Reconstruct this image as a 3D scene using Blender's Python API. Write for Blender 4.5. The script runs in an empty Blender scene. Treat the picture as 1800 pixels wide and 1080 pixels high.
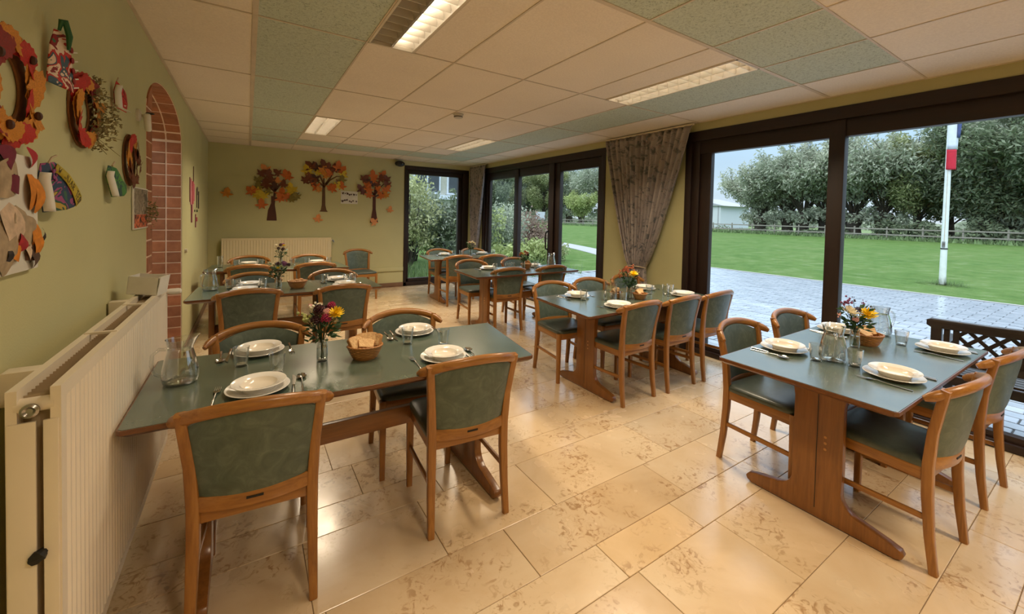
import bpy, bmesh, math, random
from mathutils import Vector, Matrix, Euler
R = random.Random(7)
PI = math.pi
sc = bpy.context.scene
C = sc.collection

# ------------------------------------------------------------------ camera
cam_d = bpy.data.cameras.new('camera')
cam = bpy.data.objects.new('camera', cam_d)
C.objects.link(cam)
CAM = Vector((0.536, 0.0, 1.473))
_rx, _ry, _rz = math.radians(88.447), math.radians(1.314), math.radians(-32.885)
cam.matrix_world = Matrix.Translation(CAM) @ Matrix.Rotation(_rz, 4, 'Z') @ Matrix.Rotation(_rx, 4, 'X') @ Matrix.Rotation(_ry, 4, 'Z')
cam_d.sensor_fit = 'HORIZONTAL'
cam_d.sensor_width = 36.0
cam_d.lens = 719.43 / 1800 * 36
cam_d.shift_x = 0.0
cam_d.shift_y = -(540 - 399.92) / 1800
cam_d.clip_start = 0.02
cam_d.clip_end = 400
sc.camera = cam

# ------------------------------------------------------------------ exposure, sky, lamps
sc.view_settings.view_transform = 'Standard'
sc.view_settings.look = 'None'
sc.view_settings.gamma = 1.0
sc.view_settings.use_curve_mapping = False
sc.view_settings.exposure = 0.0
sc.cycles.use_denoising = True
sc.cycles.max_bounces = 10
sc.cycles.diffuse_bounces = 5
sc.cycles.transparent_max_bounces = 24
sc.cycles.caustics_reflective = False
sc.cycles.caustics_refractive = False
sc.cycles.sample_clamp_indirect = 6.0
SKY_STRENGTH = 1.22
LAMP_POWER = 16.5
LAMP_COLOR = (1.0, 0.81, 0.575)
TUBE_EMIT = 15.0
SUN_STRENGTH = 1.6

w = bpy.data.worlds.new('overcast_sky')
sc.world = w
w.use_nodes = True
nt = w.node_tree
nt.nodes.clear()
wo = nt.nodes.new('ShaderNodeOutputWorld')
bg = nt.nodes.new('ShaderNodeBackground')
tc = nt.nodes.new('ShaderNodeTexCoord')
sp = nt.nodes.new('ShaderNodeSeparateXYZ')
cr = nt.nodes.new('ShaderNodeValToRGB')
nt.links.new(tc.outputs['Generated'], sp.inputs[0])
nt.links.new(sp.outputs['Z'], cr.inputs[0])
el = cr.color_ramp.elements
el[0].position = 0.0; el[0].color = (0.68, 0.77, 0.86, 1)
el[1].position = 0.22; el[1].color = (0.42, 0.64, 0.86, 1)
e2 = cr.color_ramp.elements.new(0.10); e2.color = (0.54, 0.71, 0.87, 1)
e3 = cr.color_ramp.elements.new(0.42); e3.color = (1.25, 1.48, 1.75, 1)
e4 = cr.color_ramp.elements.new(0.85); e4.color = (2.0, 2.2, 2.4, 1)
ns = nt.nodes.new('ShaderNodeTexNoise'); ns.inputs['Scale'].default_value = 3.0
mp = nt.nodes.new('ShaderNodeMapping'); mp.inputs['Scale'].default_value = (1, 1, 5)
nt.links.new(tc.outputs['Generated'], mp.inputs[0]); nt.links.new(mp.outputs[0], ns.inputs['Vector'])
mr = nt.nodes.new('ShaderNodeMapRange'); mr.inputs['From Min'].default_value = 0.3; mr.inputs['From Max'].default_value = 0.7
mr.inputs['To Min'].default_value = 0.9; mr.inputs['To Max'].default_value = 1.12
nt.links.new(ns.outputs['Fac'], mr.inputs[0])
mulm = nt.nodes.new('ShaderNodeVectorMath'); mulm.operation = 'SCALE'
nt.links.new(cr.outputs[0], mulm.inputs[0]); nt.links.new(mr.outputs[0], mulm.inputs['Scale'])
nt.links.new(mulm.outputs[0], bg.inputs['Color'])
bg.inputs['Strength'].default_value = SKY_STRENGTH
nt.links.new(bg.outputs[0], wo.inputs[0])

sun_d = bpy.data.lights.new('veiled_sun', 'SUN')
sun_d.energy = SUN_STRENGTH; sun_d.angle = math.radians(60); sun_d.color = (1.0, 0.97, 0.9)
sun = bpy.data.objects.new('veiled_sun', sun_d); C.objects.link(sun)
sun.rotation_euler = (math.radians(38), 0, math.radians(-75))

# ------------------------------------------------------------------ helpers
def srgb(r, g, b):
    def f(c):
        c /= 255.0
        return c / 12.92 if c <= 0.04045 else ((c + 0.055) / 1.055) ** 2.4
    return (f(r), f(g), f(b), 1.0)

def tag(o, label=None, cat=None, group=None, kind=None):
    if label: o['label'] = label
    if cat: o['category'] = cat
    if group: o['group'] = group
    if kind: o['kind'] = kind
    return o

def empty(name, loc=(0, 0, 0), rz=0.0, parent=None):
    o = bpy.data.objects.new(name, None); C.objects.link(o)
    o.location = loc; o.rotation_euler = (0, 0, rz); o.empty_display_size = 0.05
    if parent: o.parent = parent
    return o

def thing(name, label, cat, loc=(0, 0, 0), rz=0.0, group=None):
    return tag(empty(name, loc, rz), label, cat, group)

def link(name, me, parent=None, loc=(0, 0, 0), rot=(0, 0, 0), scale=(1, 1, 1)):
    o = bpy.data.objects.new(name, me); C.objects.link(o)
    o.location = loc; o.rotation_euler = rot; o.scale = scale
    if parent: o.parent = parent
    return o

KIDS = {}
def copy_tree(o, parent=None):
    c = o.copy(); C.objects.link(c)
    if parent is not None:
        c.parent = parent
    for ch in list(o.children):
        copy_tree(ch, c)
    return c

def dup(o, loc, rz, label, group=None):
    c = copy_tree(o)
    c.location = loc; c.rotation_euler = (0, 0, rz); c['label'] = label
    if group: c['group'] = group
    return c

class MB:
    def __init__(s):
        s.v = []; s.f = []
    def add(s, vs, fs):
        n = len(s.v)
        s.v += [tuple(p) for p in vs]
        s.f += [tuple(i + n for i in f) for f in fs]
        return s
    def box(s, x0, x1, y0, y1, z0, z1):
        return s.add([(x0, y0, z0), (x1, y0, z0), (x1, y1, z0), (x0, y1, z0), (x0, y0, z1), (x1, y0, z1), (x1, y1, z1), (x0, y1, z1)],
                     [(3, 2, 1, 0), (4, 5, 6, 7), (0, 1, 5, 4), (1, 2, 6, 5), (2, 3, 7, 6), (3, 0, 4, 7)])
    def obox(s, c, size, rot):
        M = Euler(rot).to_matrix(); c = Vector(c)
        a, b, d = [q / 2 for q in size]
        vs = [c + M @ Vector(p) for p in ((-a, -b, -d), (a, -b, -d), (a, b, -d), (-a, b, -d), (-a, -b, d), (a, -b, d), (a, b, d), (-a, b, d))]
        return s.add(vs, [(3, 2, 1, 0), (4, 5, 6, 7), (0, 1, 5, 4), (1, 2, 6, 5), (2, 3, 7, 6), (3, 0, 4, 7)])
    def tube(s, path, sec, side=(1, 0, 0), scales=None, cap=True):
        """sweep a 2D section along a path; section x goes to 'side'"""
        path = [Vector(p) for p in path]; n = len(path); k = len(sec); side = Vector(side)
        vs = []
        for i, p in enumerate(path):
            t = (path[min(i + 1, n - 1)] - path[max(i - 1, 0)]).normalized()
            a = side - t * side.dot(t)
            if a.length < 1e-4:
                a = Vector((0, 1, 0)) - t * t.y
                if a.length < 1e-4: a = Vector((0, 0, 1)) - t * t.z
            a.normalize(); b = t.cross(a)
            q = scales[i] if scales else 1.0
            if not isinstance(q, tuple): q = (q, q)
            for (u, w_) in sec: vs.append(p + a * u * q[0] + b * w_ * q[1])
        fs = []
        for i in range(n - 1):
            for j in range(k):
                fs.append((i * k + j, i * k + (j + 1) % k, (i + 1) * k + (j + 1) % k, (i + 1) * k + j))
        if cap:
            fs.append(tuple(reversed(range(k)))); fs.append(tuple((n - 1) * k + j for j in range(k)))
        return s.add(vs, fs)
    def rod(s, path, r, k=8, side=(1, 0, 0), scales=None):
        return s.tube(path, [(r * math.cos(2 * PI * j / k), r * math.sin(2 * PI * j / k)) for j in range(k)], side, scales)
    def lathe(s, prof, k=24, c=(0, 0, 0), sx=1.0, sy=1.0, closed=False):
        """prof: list of (r, z); r=0 ends collapse"""
        vs = []; fs = []; idx = []
        for (r, z) in prof:
            if r < 1e-6:
                idx.append([len(vs)] * k); vs.append((c[0], c[1], c[2] + z))
            else:
                idx.append(list(range(len(vs), len(vs) + k)))
                for j in range(k):
                    a = 2 * PI * j / k
                    vs.append((c[0] + sx * r * math.cos(a), c[1] + sy * r * math.sin(a), c[2] + z))
        m = len(prof)
        for i in range(m if closed else m - 1):
            A = idx[i]; B = idx[(i + 1) % m]
            for j in range(k):
                q = []
                for t in (A[j], A[(j + 1) % k], B[(j + 1) % k], B[j]):
                    if t not in q: q.append(t)
                if len(q) > 2: fs.append(tuple(q))
        return s.add(vs, fs)
    def prism(s, poly, axis, a0, a1):
        """poly 2D extruded along axis ('x': poly is (y,z); 'y': (x,z); 'z': (x,y))"""
        def P(p, a):
            return {'x': (a, p[0], p[1]), 'y': (p[0], a, p[1]), 'z': (p[0], p[1], a)}[axis]
        n = len(poly)
        vs = [P(p, a0) for p in poly] + [P(p, a1) for p in poly]
        fs = [tuple(reversed(range(n))), tuple(range(n, 2 * n))]
        for i in range(n):
            j = (i + 1) % n
            fs.append((i, j, n + j, n + i))
        return s.add(vs, fs)
    def grid(s, fn, nu, nv, wrapu=False):
        vs = [fn(i / (nu if wrapu else nu - 1), j / (nv - 1)) for j in range(nv) for i in range(nu)]
        fs = []
        for j in range(nv - 1):
            for i in range(nu if wrapu else nu - 1):
                i2 = (i + 1) % nu
                fs.append((j * nu + i, j * nu + i2, (j + 1) * nu + i2, (j + 1) * nu + i))
        return s.add(vs, fs)
    def ball(s, c, r, k=8, m=6, sc_=(1, 1, 1)):
        return s.lathe([(r * math.sin(PI * i / m) * 1.0, -r * math.cos(PI * i / m) * sc_[2]) for i in range(m + 1)], k, c, sc_[0], sc_[1])
    def mesh(s, name, mat, bevel=0.0, seg=2, smooth=35, fix=True):
        me = bpy.data.meshes.new(name)
        me.from_pydata(s.v, [], s.f)
        if fix or bevel:
            bm = bmesh.new(); bm.from_mesh(me)
            if fix: bmesh.ops.recalc_face_normals(bm, faces=bm.faces)
            if bevel:
                es = [e for e in bm.edges if len(e.link_faces) == 2 and e.calc_face_angle(0) > 0.5]
                bmesh.ops.bevel(bm, geom=es, offset=bevel, segments=seg, profile=0.6, affect='EDGES', clamp_overlap=True)
            bm.to_mesh(me); bm.free()
        if smooth:
            me.polygons.foreach_set('use_smooth', [True] * len(me.polygons))
            me.set_sharp_from_angle(angle=math.radians(smooth))
        if mat: me.materials.append(mat)
        me.update()
        return me
    def build(s, name, mat, parent=None, loc=(0, 0, 0), rot=(0, 0, 0), **k):
        return link(name, s.mesh(name, mat, **k), parent, loc, rot)

def rrect(a, b, r, n=2):
    """rounded rectangle section of half sizes a, b"""
    out = []
    for (cx, cy, t0) in ((a - r, b - r, 0), (-a + r, b - r, 90), (-a + r, -b + r, 180), (a - r, -b + r, 270)):
        for i in range(n + 1):
            t = math.radians(t0 + 90 * i / n)
            out.append((cx + r * math.cos(t), cy + r * math.sin(t)))
    return out

def ellipse(a, b, k=12):
    return [(a * math.cos(2 * PI * j / k), b * math.sin(2 * PI * j / k)) for j in range(k)]

# ------------------------------------------------------------------ materials
MATS = {}
class NT:
    def __init__(s, name):
        s.m = bpy.data.materials.new(name); s.m.use_nodes = True
        s.t = s.m.node_tree; s.t.nodes.clear()
        s.out = s.n('ShaderNodeOutputMaterial')
    def n(s, kind, **kw):
        x = s.t.nodes.new(kind)
        for k, v in kw.items(): setattr(x, k, v)
        return x
    def l(s, a, b): s.t.links.new(a, b)
    def coords(s, scale=(1, 1, 1), rand=True, kind='Object'):
        tcn = s.n('ShaderNodeTexCoord'); mpn = s.n('ShaderNodeMapping'); mpn.inputs['Scale'].default_value = scale
        s.l(tcn.outputs[kind], mpn.inputs['Vector'])
        if rand:
            oi = s.n('ShaderNodeObjectInfo'); mu = s.n('ShaderNodeMath', operation='MULTIPLY'); mu.inputs[1].default_value = 37.0
            s.l(oi.outputs['Random'], mu.inputs[0])
            cb = s.n('ShaderNodeCombineXYZ')
            for i in range(3): s.l(mu.outputs[0], cb.inputs[i])
            s.l(cb.outputs[0], mpn.inputs['Location'])
        return mpn.outputs[0]
    def noise(s, vec, scale, detail=3.0, rough=0.55, dist=0.0):
        x = s.n('ShaderNodeTexNoise'); x.inputs['Scale'].default_value = scale; x.inputs['Detail'].default_value = detail
        x.inputs['Roughness'].default_value = rough; x.inputs['Distortion'].default_value = dist
        s.l(vec, x.inputs['Vector']); return x.outputs['Fac']
    def ramp(s, fac, stops, interp='LINEAR'):
        x = s.n('ShaderNodeValToRGB'); x.color_ramp.interpolation = interp
        e = x.color_ramp.elements
        while len(e) < len(stops): e.new(0.5)
        for i, (p, c) in enumerate(stops):
            e[i].position = p; e[i].color = c
        s.l(fac, x.inputs[0]); return x.outputs[0]
    def mix(s, fac, a, b, mode='MIX'):
        x = s.n('ShaderNodeMix', data_type='RGBA', blend_type=mode)
        if isinstance(fac, (int, float)): x.inputs[0].default_value = fac
        else: s.l(fac, x.inputs[0])
        for i, c in ((6, a), (7, b)):
            if isinstance(c, tuple): x.inputs[i].default_value = c
            else: s.l(c, x.inputs[i])
        return x.outputs[2]
    def math(s, op, a, b=None):
        x = s.n('ShaderNodeMath', operation=op)
        for i, c in enumerate((a, b)):
            if c is None: continue
            if isinstance(c, (int, float)): x.inputs[i].default_value = c
            else: s.l(c, x.inputs[i])
        return x.outputs[0]
    def bump(s, h, strength=0.2, dist=0.01):
        x = s.n('ShaderNodeBump'); x.inputs['Strength'].default_value = strength; x.inputs['Distance'].default_value = dist
        s.l(h, x.inputs['Height']); return x.outputs[0]
    def bsdf(s, color, rough=0.5, metal=0.0, spec=0.5, normal=None, coat=0.0, sheen=0.0, trans=0.0, ior=1.5, sub=0.0, emit=None, estr=0.0):
        b = s.n('ShaderNodeBsdfPrincipled')
        if isinstance(color, tuple): b.inputs['Base Color'].default_value = color
        else: s.l(color, b.inputs['Base Color'])
        if isinstance(rough, (int, float)): b.inputs['Roughness'].default_value = rough
        else: s.l(rough, b.inputs['Roughness'])
        b.inputs['Metallic'].default_value = metal; b.inputs['Specular IOR Level'].default_value = spec
        b.inputs['Coat Weight'].default_value = coat; b.inputs['Coat Roughness'].default_value = 0.18
        b.inputs['Sheen Weight'].default_value = sheen
        b.inputs['Transmission Weight'].default_value = trans; b.inputs['IOR'].default_value = ior
        if emit: b.inputs['Emission Color'].default_value = emit; b.inputs['Emission Strength'].default_value = estr
        if normal is not None: s.l(normal, b.inputs['Normal'])
        s.l(b.outputs[0], s.out.inputs['Surface'])
        return s.m

def plain(name, col, rough=0.5, var=0.08, scale=8.0, **kw):
    t = NT(name); v = t.coords()
    f = t.noise(v, scale, 3)
    a = tuple(c * (1 - var) for c in col[:3]) + (1,); b = tuple(min(1, c * (1 + var)) for c in col[:3]) + (1,)
    return t.bsdf(t.ramp(f, [(0.3, a), (0.7, b)]), rough, **kw)

def m_wall(name, col):
    t = NT(name); v = t.coords(rand=False)
    f = t.noise(v, 1.3, 4); g = t.noise(v, 160, 2)
    a = tuple(c * 0.93 for c in col[:3]) + (1,); b = tuple(c * 1.05 for c in col[:3]) + (1,)
    return t.bsdf(t.ramp(f, [(0.3, a), (0.7, b)]), 0.6, spec=0.3, normal=t.bump(g, 0.25, 0.002))
M_WALL = m_wall('pale_green_wall_paint', (0.54, 0.515, 0.28, 1))
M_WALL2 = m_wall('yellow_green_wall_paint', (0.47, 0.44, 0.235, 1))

def m_ctile():
    t = NT('cream_mineral_tile'); v = t.coords()
    g = t.noise(v, 90, 3); f = t.noise(v, 2.0, 2)
    c = t.mix(0.35, t.ramp(f, [(0.3, (0.80, 0.71, 0.60, 1)), (0.7, (0.86, 0.77, 0.65, 1))]), t.ramp(g, [(0.35, (0.70, 0.61, 0.51, 1)), (0.65, (0.90, 0.80, 0.68, 1))]))
    return t.bsdf(c, 0.9, spec=0.1, normal=t.bump(g, 0.2, 0.003))
M_CTILE = m_ctile()
def m_gtile():
    t = NT('green_fissured_tile'); v = t.coords()
    n1 = t.noise(v, 26, 3, 0.6, 2.2)
    d = t.math('ABSOLUTE', t.math('SUBTRACT', n1, 0.5))
    n2 = t.noise(v, 60, 2)
    worm = t.math('MULTIPLY', t.math('LESS_THAN', d, 0.018), t.math('GREATER_THAN', n2, 0.50))
    base = t.ramp(t.noise(v, 70, 2), [(0.3, (0.50, 0.56, 0.47, 1)), (0.7, (0.58, 0.64, 0.54, 1))])
    c = t.mix(worm, base, (0.25, 0.285, 0.225, 1))
    return t.bsdf(c, 0.9, spec=0.1)
M_GTILE = m_gtile()
M_TEE = plain('ceiling_grid_white', (0.62, 0.52, 0.40, 1), 0.5)
M_SLAB = plain('plenum_grey', (0.25, 0.24, 0.22, 1), 0.9)

def m_stone():
    t = NT('jura_limestone'); v = t.coords()
    oi = t.n('ShaderNodeObjectInfo')
    cloud = t.noise(v, 2.2, 5, 0.6, 0.6)
    base = t.ramp(cloud, [(0.25, (0.58, 0.43, 0.26, 1)), (0.5, (0.67, 0.52, 0.345, 1)), (0.78, (0.74, 0.62, 0.45, 1))])
    hue = t.ramp(oi.outputs['Random'], [(0.0, (0.90, 0.85, 0.78, 1)), (0.4, (1.0, 1.0, 1.0, 1)), (0.75, (1.03, 0.97, 0.86, 1)), (1.0, (0.93, 0.95, 0.99, 1))])
    base = t.mix(1.0, base, hue, 'MULTIPLY')
    patch = t.noise(v, 3.2, 2, 0.5)
    fl = t.noise(v, 22, 3, 0.6, 1.4)
    vein = t.math('ABSOLUTE', t.math('SUBTRACT', t.noise(v, 9, 3, 0.55, 1.0), 0.5))
    m1 = t.ramp(t.math('MULTIPLY', t.ramp(fl, [(0.54, (0, 0, 0, 1)), (0.64, (1, 1, 1, 1))]), t.ramp(patch, [(0.44, (0, 0, 0, 1)), (0.58, (1, 1, 1, 1))])), [(0, (0, 0, 0, 1)), (1, (0.72, 0.72, 0.72, 1))])
    c = t.mix(m1, base, (0.30, 0.16, 0.06, 1))
    m2 = t.math('MULTIPLY', t.ramp(vein, [(0.0, (0.5, 0.5, 0.5, 1)), (0.03, (0, 0, 0, 1))]), t.ramp(patch, [(0.5, (0, 0, 0, 1)), (0.7, (1, 1, 1, 1))]))
    c = t.mix(m2, c, (0.42, 0.25, 0.11, 1))
    r = t.ramp(t.noise(v, 5, 3), [(0.3, (0.16, 0.16, 0.16, 1)), (0.7, (0.30, 0.30, 0.30, 1))])
    wv = t.noise(v, 4.0, 2)
    return t.bsdf(c, r, spec=0.55, coat=0.35, normal=t.bump(wv, 0.06, 0.02))
M_STONE = m_stone()
M_GROUT = plain('dark_sand_grout', (0.22, 0.14, 0.07, 1), 0.8)

def m_wood(name, c0, c1, c2, rough=0.33, axis=2, sc_=1.0, coat=0.25):
    t = NT(name)
    s = [22 * sc_] * 3; s[axis] = 1.6 * sc_
    v = t.coords(tuple(s))
    g = t.noise(v, 1.6, 5, 0.6, 0.8); h = t.noise(v, 7, 3, 0.6)
    f = t.math('ADD', t.math('MULTIPLY', g, 0.75), t.math('MULTIPLY', h, 0.25))
    return t.bsdf(t.ramp(f, [(0.28, c0), (0.5, c1), (0.74, c2)]), rough, coat=coat, normal=t.bump(h, 0.05, 0.002))
WD = ((0.185, 0.068, 0.013, 1), (0.30, 0.125, 0.026, 1), (0.41, 0.19, 0.046, 1))
M_WOODZ = m_wood('stained_beech_upright', *WD, axis=2)
M_WOODX = m_wood('stained_beech_cross', *WD, axis=0)
M_WOODY = m_wood('stained_beech_deep', *WD, axis=1)
WT = ((0.14, 0.049, 0.010, 1), (0.215, 0.082, 0.017, 1), (0.28, 0.112, 0.026, 1))
M_TRES = m_wood('trestle_beech', *WT, axis=2, rough=0.3)
M_BEAM = m_wood('beam_beech', *WT, axis=0, rough=0.35)
M_EDGE = m_wood('table_edge_wood', (0.09, 0.03, 0.009, 1), (0.14, 0.05, 0.014, 1), (0.19, 0.07, 0.02, 1), axis=0, rough=0.3)
DW = ((0.009, 0.0032, 0.002, 1), (0.016, 0.0056, 0.0032, 1), (0.026, 0.009, 0.005, 1))
M_FRAMEZ = m_wood('mahogany_window_upright', *DW, axis=2, rough=0.5, coat=0.0)
M_FRAMEY = m_wood('mahogany_window_rail', *DW, axis=1, rough=0.5, coat=0.0)
M_BENCH = m_wood('dark_bench_wood', (0.012, 0.006, 0.005, 1), (0.022, 0.011, 0.008, 1), (0.04, 0.02, 0.015, 1), axis=1, rough=0.45)
M_FENCE = m_wood('weathered_fence_wood', (0.16, 0.15, 0.13, 1), (0.25, 0.235, 0.20, 1), (0.34, 0.32, 0.28, 1), axis=1, rough=0.8, coat=0, sc_=0.3)
M_PLUG = plain('pale_dowel', (0.50, 0.24, 0.08, 1), 0.4)
M_DARK = plain('near_black', (0.008, 0.007, 0.006, 1), 0.6)

def m_lamin():
    t = NT('green_marbled_laminate'); v = t.coords()
    a = t.noise(v, 9, 6, 0.7, 0.8); b = t.noise(v, 120, 2)
    c = t.mix(0.25, t.ramp(a, [(0.3, (0.050, 0.078, 0.055, 1)), (0.5, (0.075, 0.108, 0.078, 1)), (0.72, (0.115, 0.150, 0.108, 1))]), t.ramp(b, [(0.35, (0.04, 0.06, 0.04, 1)), (0.65, (0.14, 0.18, 0.14, 1))]))
    return t.bsdf(c, 0.25, spec=0.8, coat=0.55)
M_LAM = m_lamin()
def m_vinyl():
    t = NT('green_marbled_vinyl'); v = t.coords()
    a = t.noise(v, 13, 5, 0.65, 1.6); b = t.noise(v, 150, 2)
    return t.bsdf(t.ramp(a, [(0.3, (0.062, 0.088, 0.068, 1)), (0.52, (0.086, 0.116, 0.092, 1)), (0.68, (0.120, 0.150, 0.120, 1)), (0.8, (0.150, 0.178, 0.142, 1))]), 0.42, spec=0.45, normal=t.bump(b, 0.15, 0.001))
M_VINYL = m_vinyl()
def m_vinyl2():
    t = NT('dark_green_seat_vinyl'); v = t.coords()
    a = t.noise(v, 13, 5, 0.65, 1.2)
    return t.bsdf(t.ramp(a, [(0.3, (0.045, 0.060, 0.050, 1)), (0.7, (0.072, 0.092, 0.078, 1))]), 0.33, spec=0.5)
M_SEAT = m_vinyl2()

def m_brick():
    t = NT('red_brown_brick'); v = t.coords(); oi = t.n('ShaderNodeObjectInfo')
    f = t.noise(v, 14, 4)
    c = t.ramp(f, [(0.3, (0.33, 0.12, 0.055, 1)), (0.7, (0.46, 0.18, 0.085, 1))])
    h = t.ramp(oi.outputs['Random'], [(0, (0.78, 0.78, 0.78, 1)), (1, (1.12, 1.05, 1.0, 1))])
    return t.bsdf(t.mix(1.0, c, h, 'MULTIPLY'), 0.75, normal=t.bump(t.noise(v, 60, 3), 0.3, 0.003))
M_BRICK = m_brick()
M_MORTAR = plain('pink_beige_mortar', (0.82, 0.60, 0.46, 1), 0.9)
M_ENAMEL = plain('cream_radiator_enamel', (0.74, 0.66, 0.53, 1), 0.35, var=0.02)
M_ENAMEL2 = plain('ivory_radiator_enamel', (0.72, 0.62, 0.40, 1), 0.4, var=0.02)
M_FIN = plain('dusty_convector_fin', (0.45, 0.35, 0.22, 1), 0.6)
M_PORC = plain('white_porcelain', (0.80, 0.78, 0.73, 1), 0.12, var=0.01, coat=0.3)
M_SOUP = plain('cream_porcelain_well', (0.78, 0.72, 0.62, 1), 0.15, var=0.01, coat=0.3)
M_STEEL = plain('polished_steel', (0.62, 0.60, 0.57, 1), 0.18, var=0.03, metal=1.0)
M_CHROME = plain('dull_chrome', (0.35, 0.34, 0.32, 1), 0.25, metal=1.0)
M_WICKER = m_wood('honey_wicker', (0.24, 0.09, 0.02, 1), (0.38, 0.16, 0.04, 1), (0.50, 0.24, 0.075, 1), axis=0, rough=0.45, sc_=3)
M_CRUST = plain('bread_crust', (0.42, 0.20, 0.06, 1), 0.7, var=0.25, scale=25)
def m_crumb():
    t = NT('brown_bread_crumb'); v = t.coords()
    a = t.noise(v, 60, 3); h = t.n('ShaderNodeTexVoronoi'); h.inputs['Scale'].default_value = 120
    t.l(v, h.inputs['Vector'])
    return t.bsdf(t.ramp(a, [(0.35, (0.52, 0.31, 0.14, 1)), (0.65, (0.68, 0.46, 0.23, 1))]), 0.85, normal=t.bump(h.outputs['Distance'], 0.4, 0.004))
M_CRUMB = m_crumb()

def m_glass(name, tint, f0=1.0, rough=0.0, powr=4.0, edge=1.0):
    t = NT(name)
    tr = t.n('ShaderNodeBsdfTransparent'); tr.inputs[0].default_value = tint
    gl = t.n('ShaderNodeBsdfGlossy'); gl.inputs['Roughness'].default_value = rough; gl.inputs['Color'].default_value = (1, 1, 1, 1)
    fr = t.n('ShaderNodeFresnel'); fr.inputs['IOR'].default_value = 1.5
    ge = t.n('ShaderNodeNewGeometry')
    # thin glass: the same reflectance from either side
    lw = t.n('ShaderNodeLayerWeight'); lw.inputs['Blend'].default_value = 0.5
    p = t.math('POWER', lw.outputs['Facing'], powr)
    t.l(t.ramp(lw.outputs['Facing'], [(0.0, tint), (0.6, tint), (1.0, tuple(c * edge for c in tint[:3]) + (1,))]), tr.inputs[0])
    fac = t.math('ADD', t.math('MULTIPLY', p, 0.9 * f0), 0.045 * f0)
    mx = t.n('ShaderNodeMixShader')
    t.l(fac, mx.inputs[0]); t.l(tr.outputs[0], mx.inputs[1]); t.l(gl.outputs[0], mx.inputs[2])
    t.l(mx.outputs[0], t.out.inputs['Surface'])
    return t.m
M_PANE = m_glass('window_glass', (0.97, 0.985, 0.985, 1), 0.16)
M_GLASS = m_glass('tumbler_glass', (0.955, 0.96, 0.955, 1), 2.0, 0.02, 2.6, 0.72)
M_JUG = m_glass('jug_glass', (0.94, 0.95, 0.945, 1), 2.0, 0.02, 2.6, 0.72)
M_WATER = m_glass('clear_water', (0.955, 0.97, 0.965, 1), 1.4, 0.03, 2.6, 0.8)

def m_fabric():
    t = NT('patterned_curtain_cloth'); v = t.coords((1, 1, 1), rand=False, kind='UV')
    mpn = t.n('ShaderNodeMapping'); mpn.inputs['Scale'].default_value = (22, 3.4, 1); t.l(v, mpn.inputs[0])
    st = t.noise(mpn.outputs[0], 1.0, 2)
    mp2 = t.n('ShaderNodeMapping'); mp2.inputs['Scale'].default_value = (9, 9, 1); t.l(v, mp2.inputs[0])
    fl = t.noise(mp2.outputs[0], 2.0, 4, 0.65, 1.0)
    fl2 = t.noise(mp2.outputs[0], 3.1, 3, 0.6, 1.5)
    c = t.ramp(st, [(0.35, (0.29, 0.25, 0.24, 1)), (0.65, (0.43, 0.375, 0.355, 1))])
    c = t.mix(t.ramp(fl, [(0.52, (0, 0, 0, 1)), (0.62, (0.85, 0.85, 0.85, 1))]), c, (0.095, 0.105, 0.115, 1))
    c = t.mix(t.ramp(fl2, [(0.6, (0, 0, 0, 1)), (0.68, (0.7, 0.7, 0.7, 1))]), c, (0.27, 0.17, 0.16, 1))
    return t.bsdf(c, 0.85, spec=0.2, sheen=0.2)
M_CURT = m_fabric()
M_CORD = plain('beige_cord', (0.48, 0.38, 0.26, 1), 0.7)
M_ALU = plain('louvre_aluminium', (0.76, 0.71, 0.63, 1), 0.32, var=0.03, metal=0.7)
M_FRAMEW = plain('white_lacquered_metal', (0.66, 0.58, 0.46, 1), 0.4)
def m_emit(name, col, s):
    t = NT(name); e = t.n('ShaderNodeEmission'); e.inputs[0].default_value = col; e.inputs[1].default_value = s
    t.l(e.outputs[0], t.out.inputs[0]); return t.m
M_TUBE = m_emit('lit_tube', (1.0, 0.86, 0.66, 1), TUBE_EMIT)
M_TUBEOFF = plain('unlit_tube', (0.72, 0.68, 0.62, 1), 0.3)
M_PLASTIC = plain('off_white_plastic', (0.62, 0.56, 0.48, 1), 0.4)
M_WHITE = plain('white_card', (0.72, 0.69, 0.62, 1), 0.6)
M_BLACK = plain('black_plastic', (0.010, 0.010, 0.011, 1), 0.35)
M_BASE = plain('brown_baseboard', (0.20, 0.11, 0.06, 1), 0.45)

def m_paint(name, cols, scale=6.0, dist=1.5, rough=0.6):
    t = NT(name); v = t.coords()
    f = t.noise(v, scale, 2.5, 0.5, dist)
    n = len(cols); st = []
    for i, c in enumerate(cols): st.append((0.28 + 0.44 * i / n, c))
    return t.bsdf(t.ramp(f, st, 'CONSTANT'), rough)
RED, DRED, OCH, ORA, YEL, BRN, DBR = srgb(175, 32, 22), srgb(130, 18, 20), srgb(195, 125, 35), srgb(192, 100, 34), srgb(200, 172, 40), srgb(110, 60, 30), srgb(62, 28, 20)
GRN, BLU, PUR, PNK, WHT, PEACH = srgb(50, 100, 60), srgb(50, 75, 110), srgb(120, 45, 95), srgb(205, 120, 140), srgb(225, 215, 195), srgb(215, 140, 80)
def m_leafpaper(name, col):
    return plain(name, col, 0.6, var=0.25, scale=14)
M_LF = {k: m_leafpaper('leaf_' + k, c) for k, c in dict(red=RED, dark_red=DRED, ochre=OCH, orange=ORA, yellow=YEL, brown=srgb(105, 50, 22), peach=PEACH, olive=srgb(120, 105, 35), dark=srgb(70, 35, 20)).items()}
M_TRUNKP = plain('brown_paper_trunk', srgb(78, 38, 24), 0.7, var=0.15)
M_TRUNKP2 = plain('tan_paper_trunk', srgb(98, 66, 36), 0.7, var=0.15)
M_PEN = plain('dark_paint_letter', srgb(70, 60, 20), 0.6)

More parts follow.
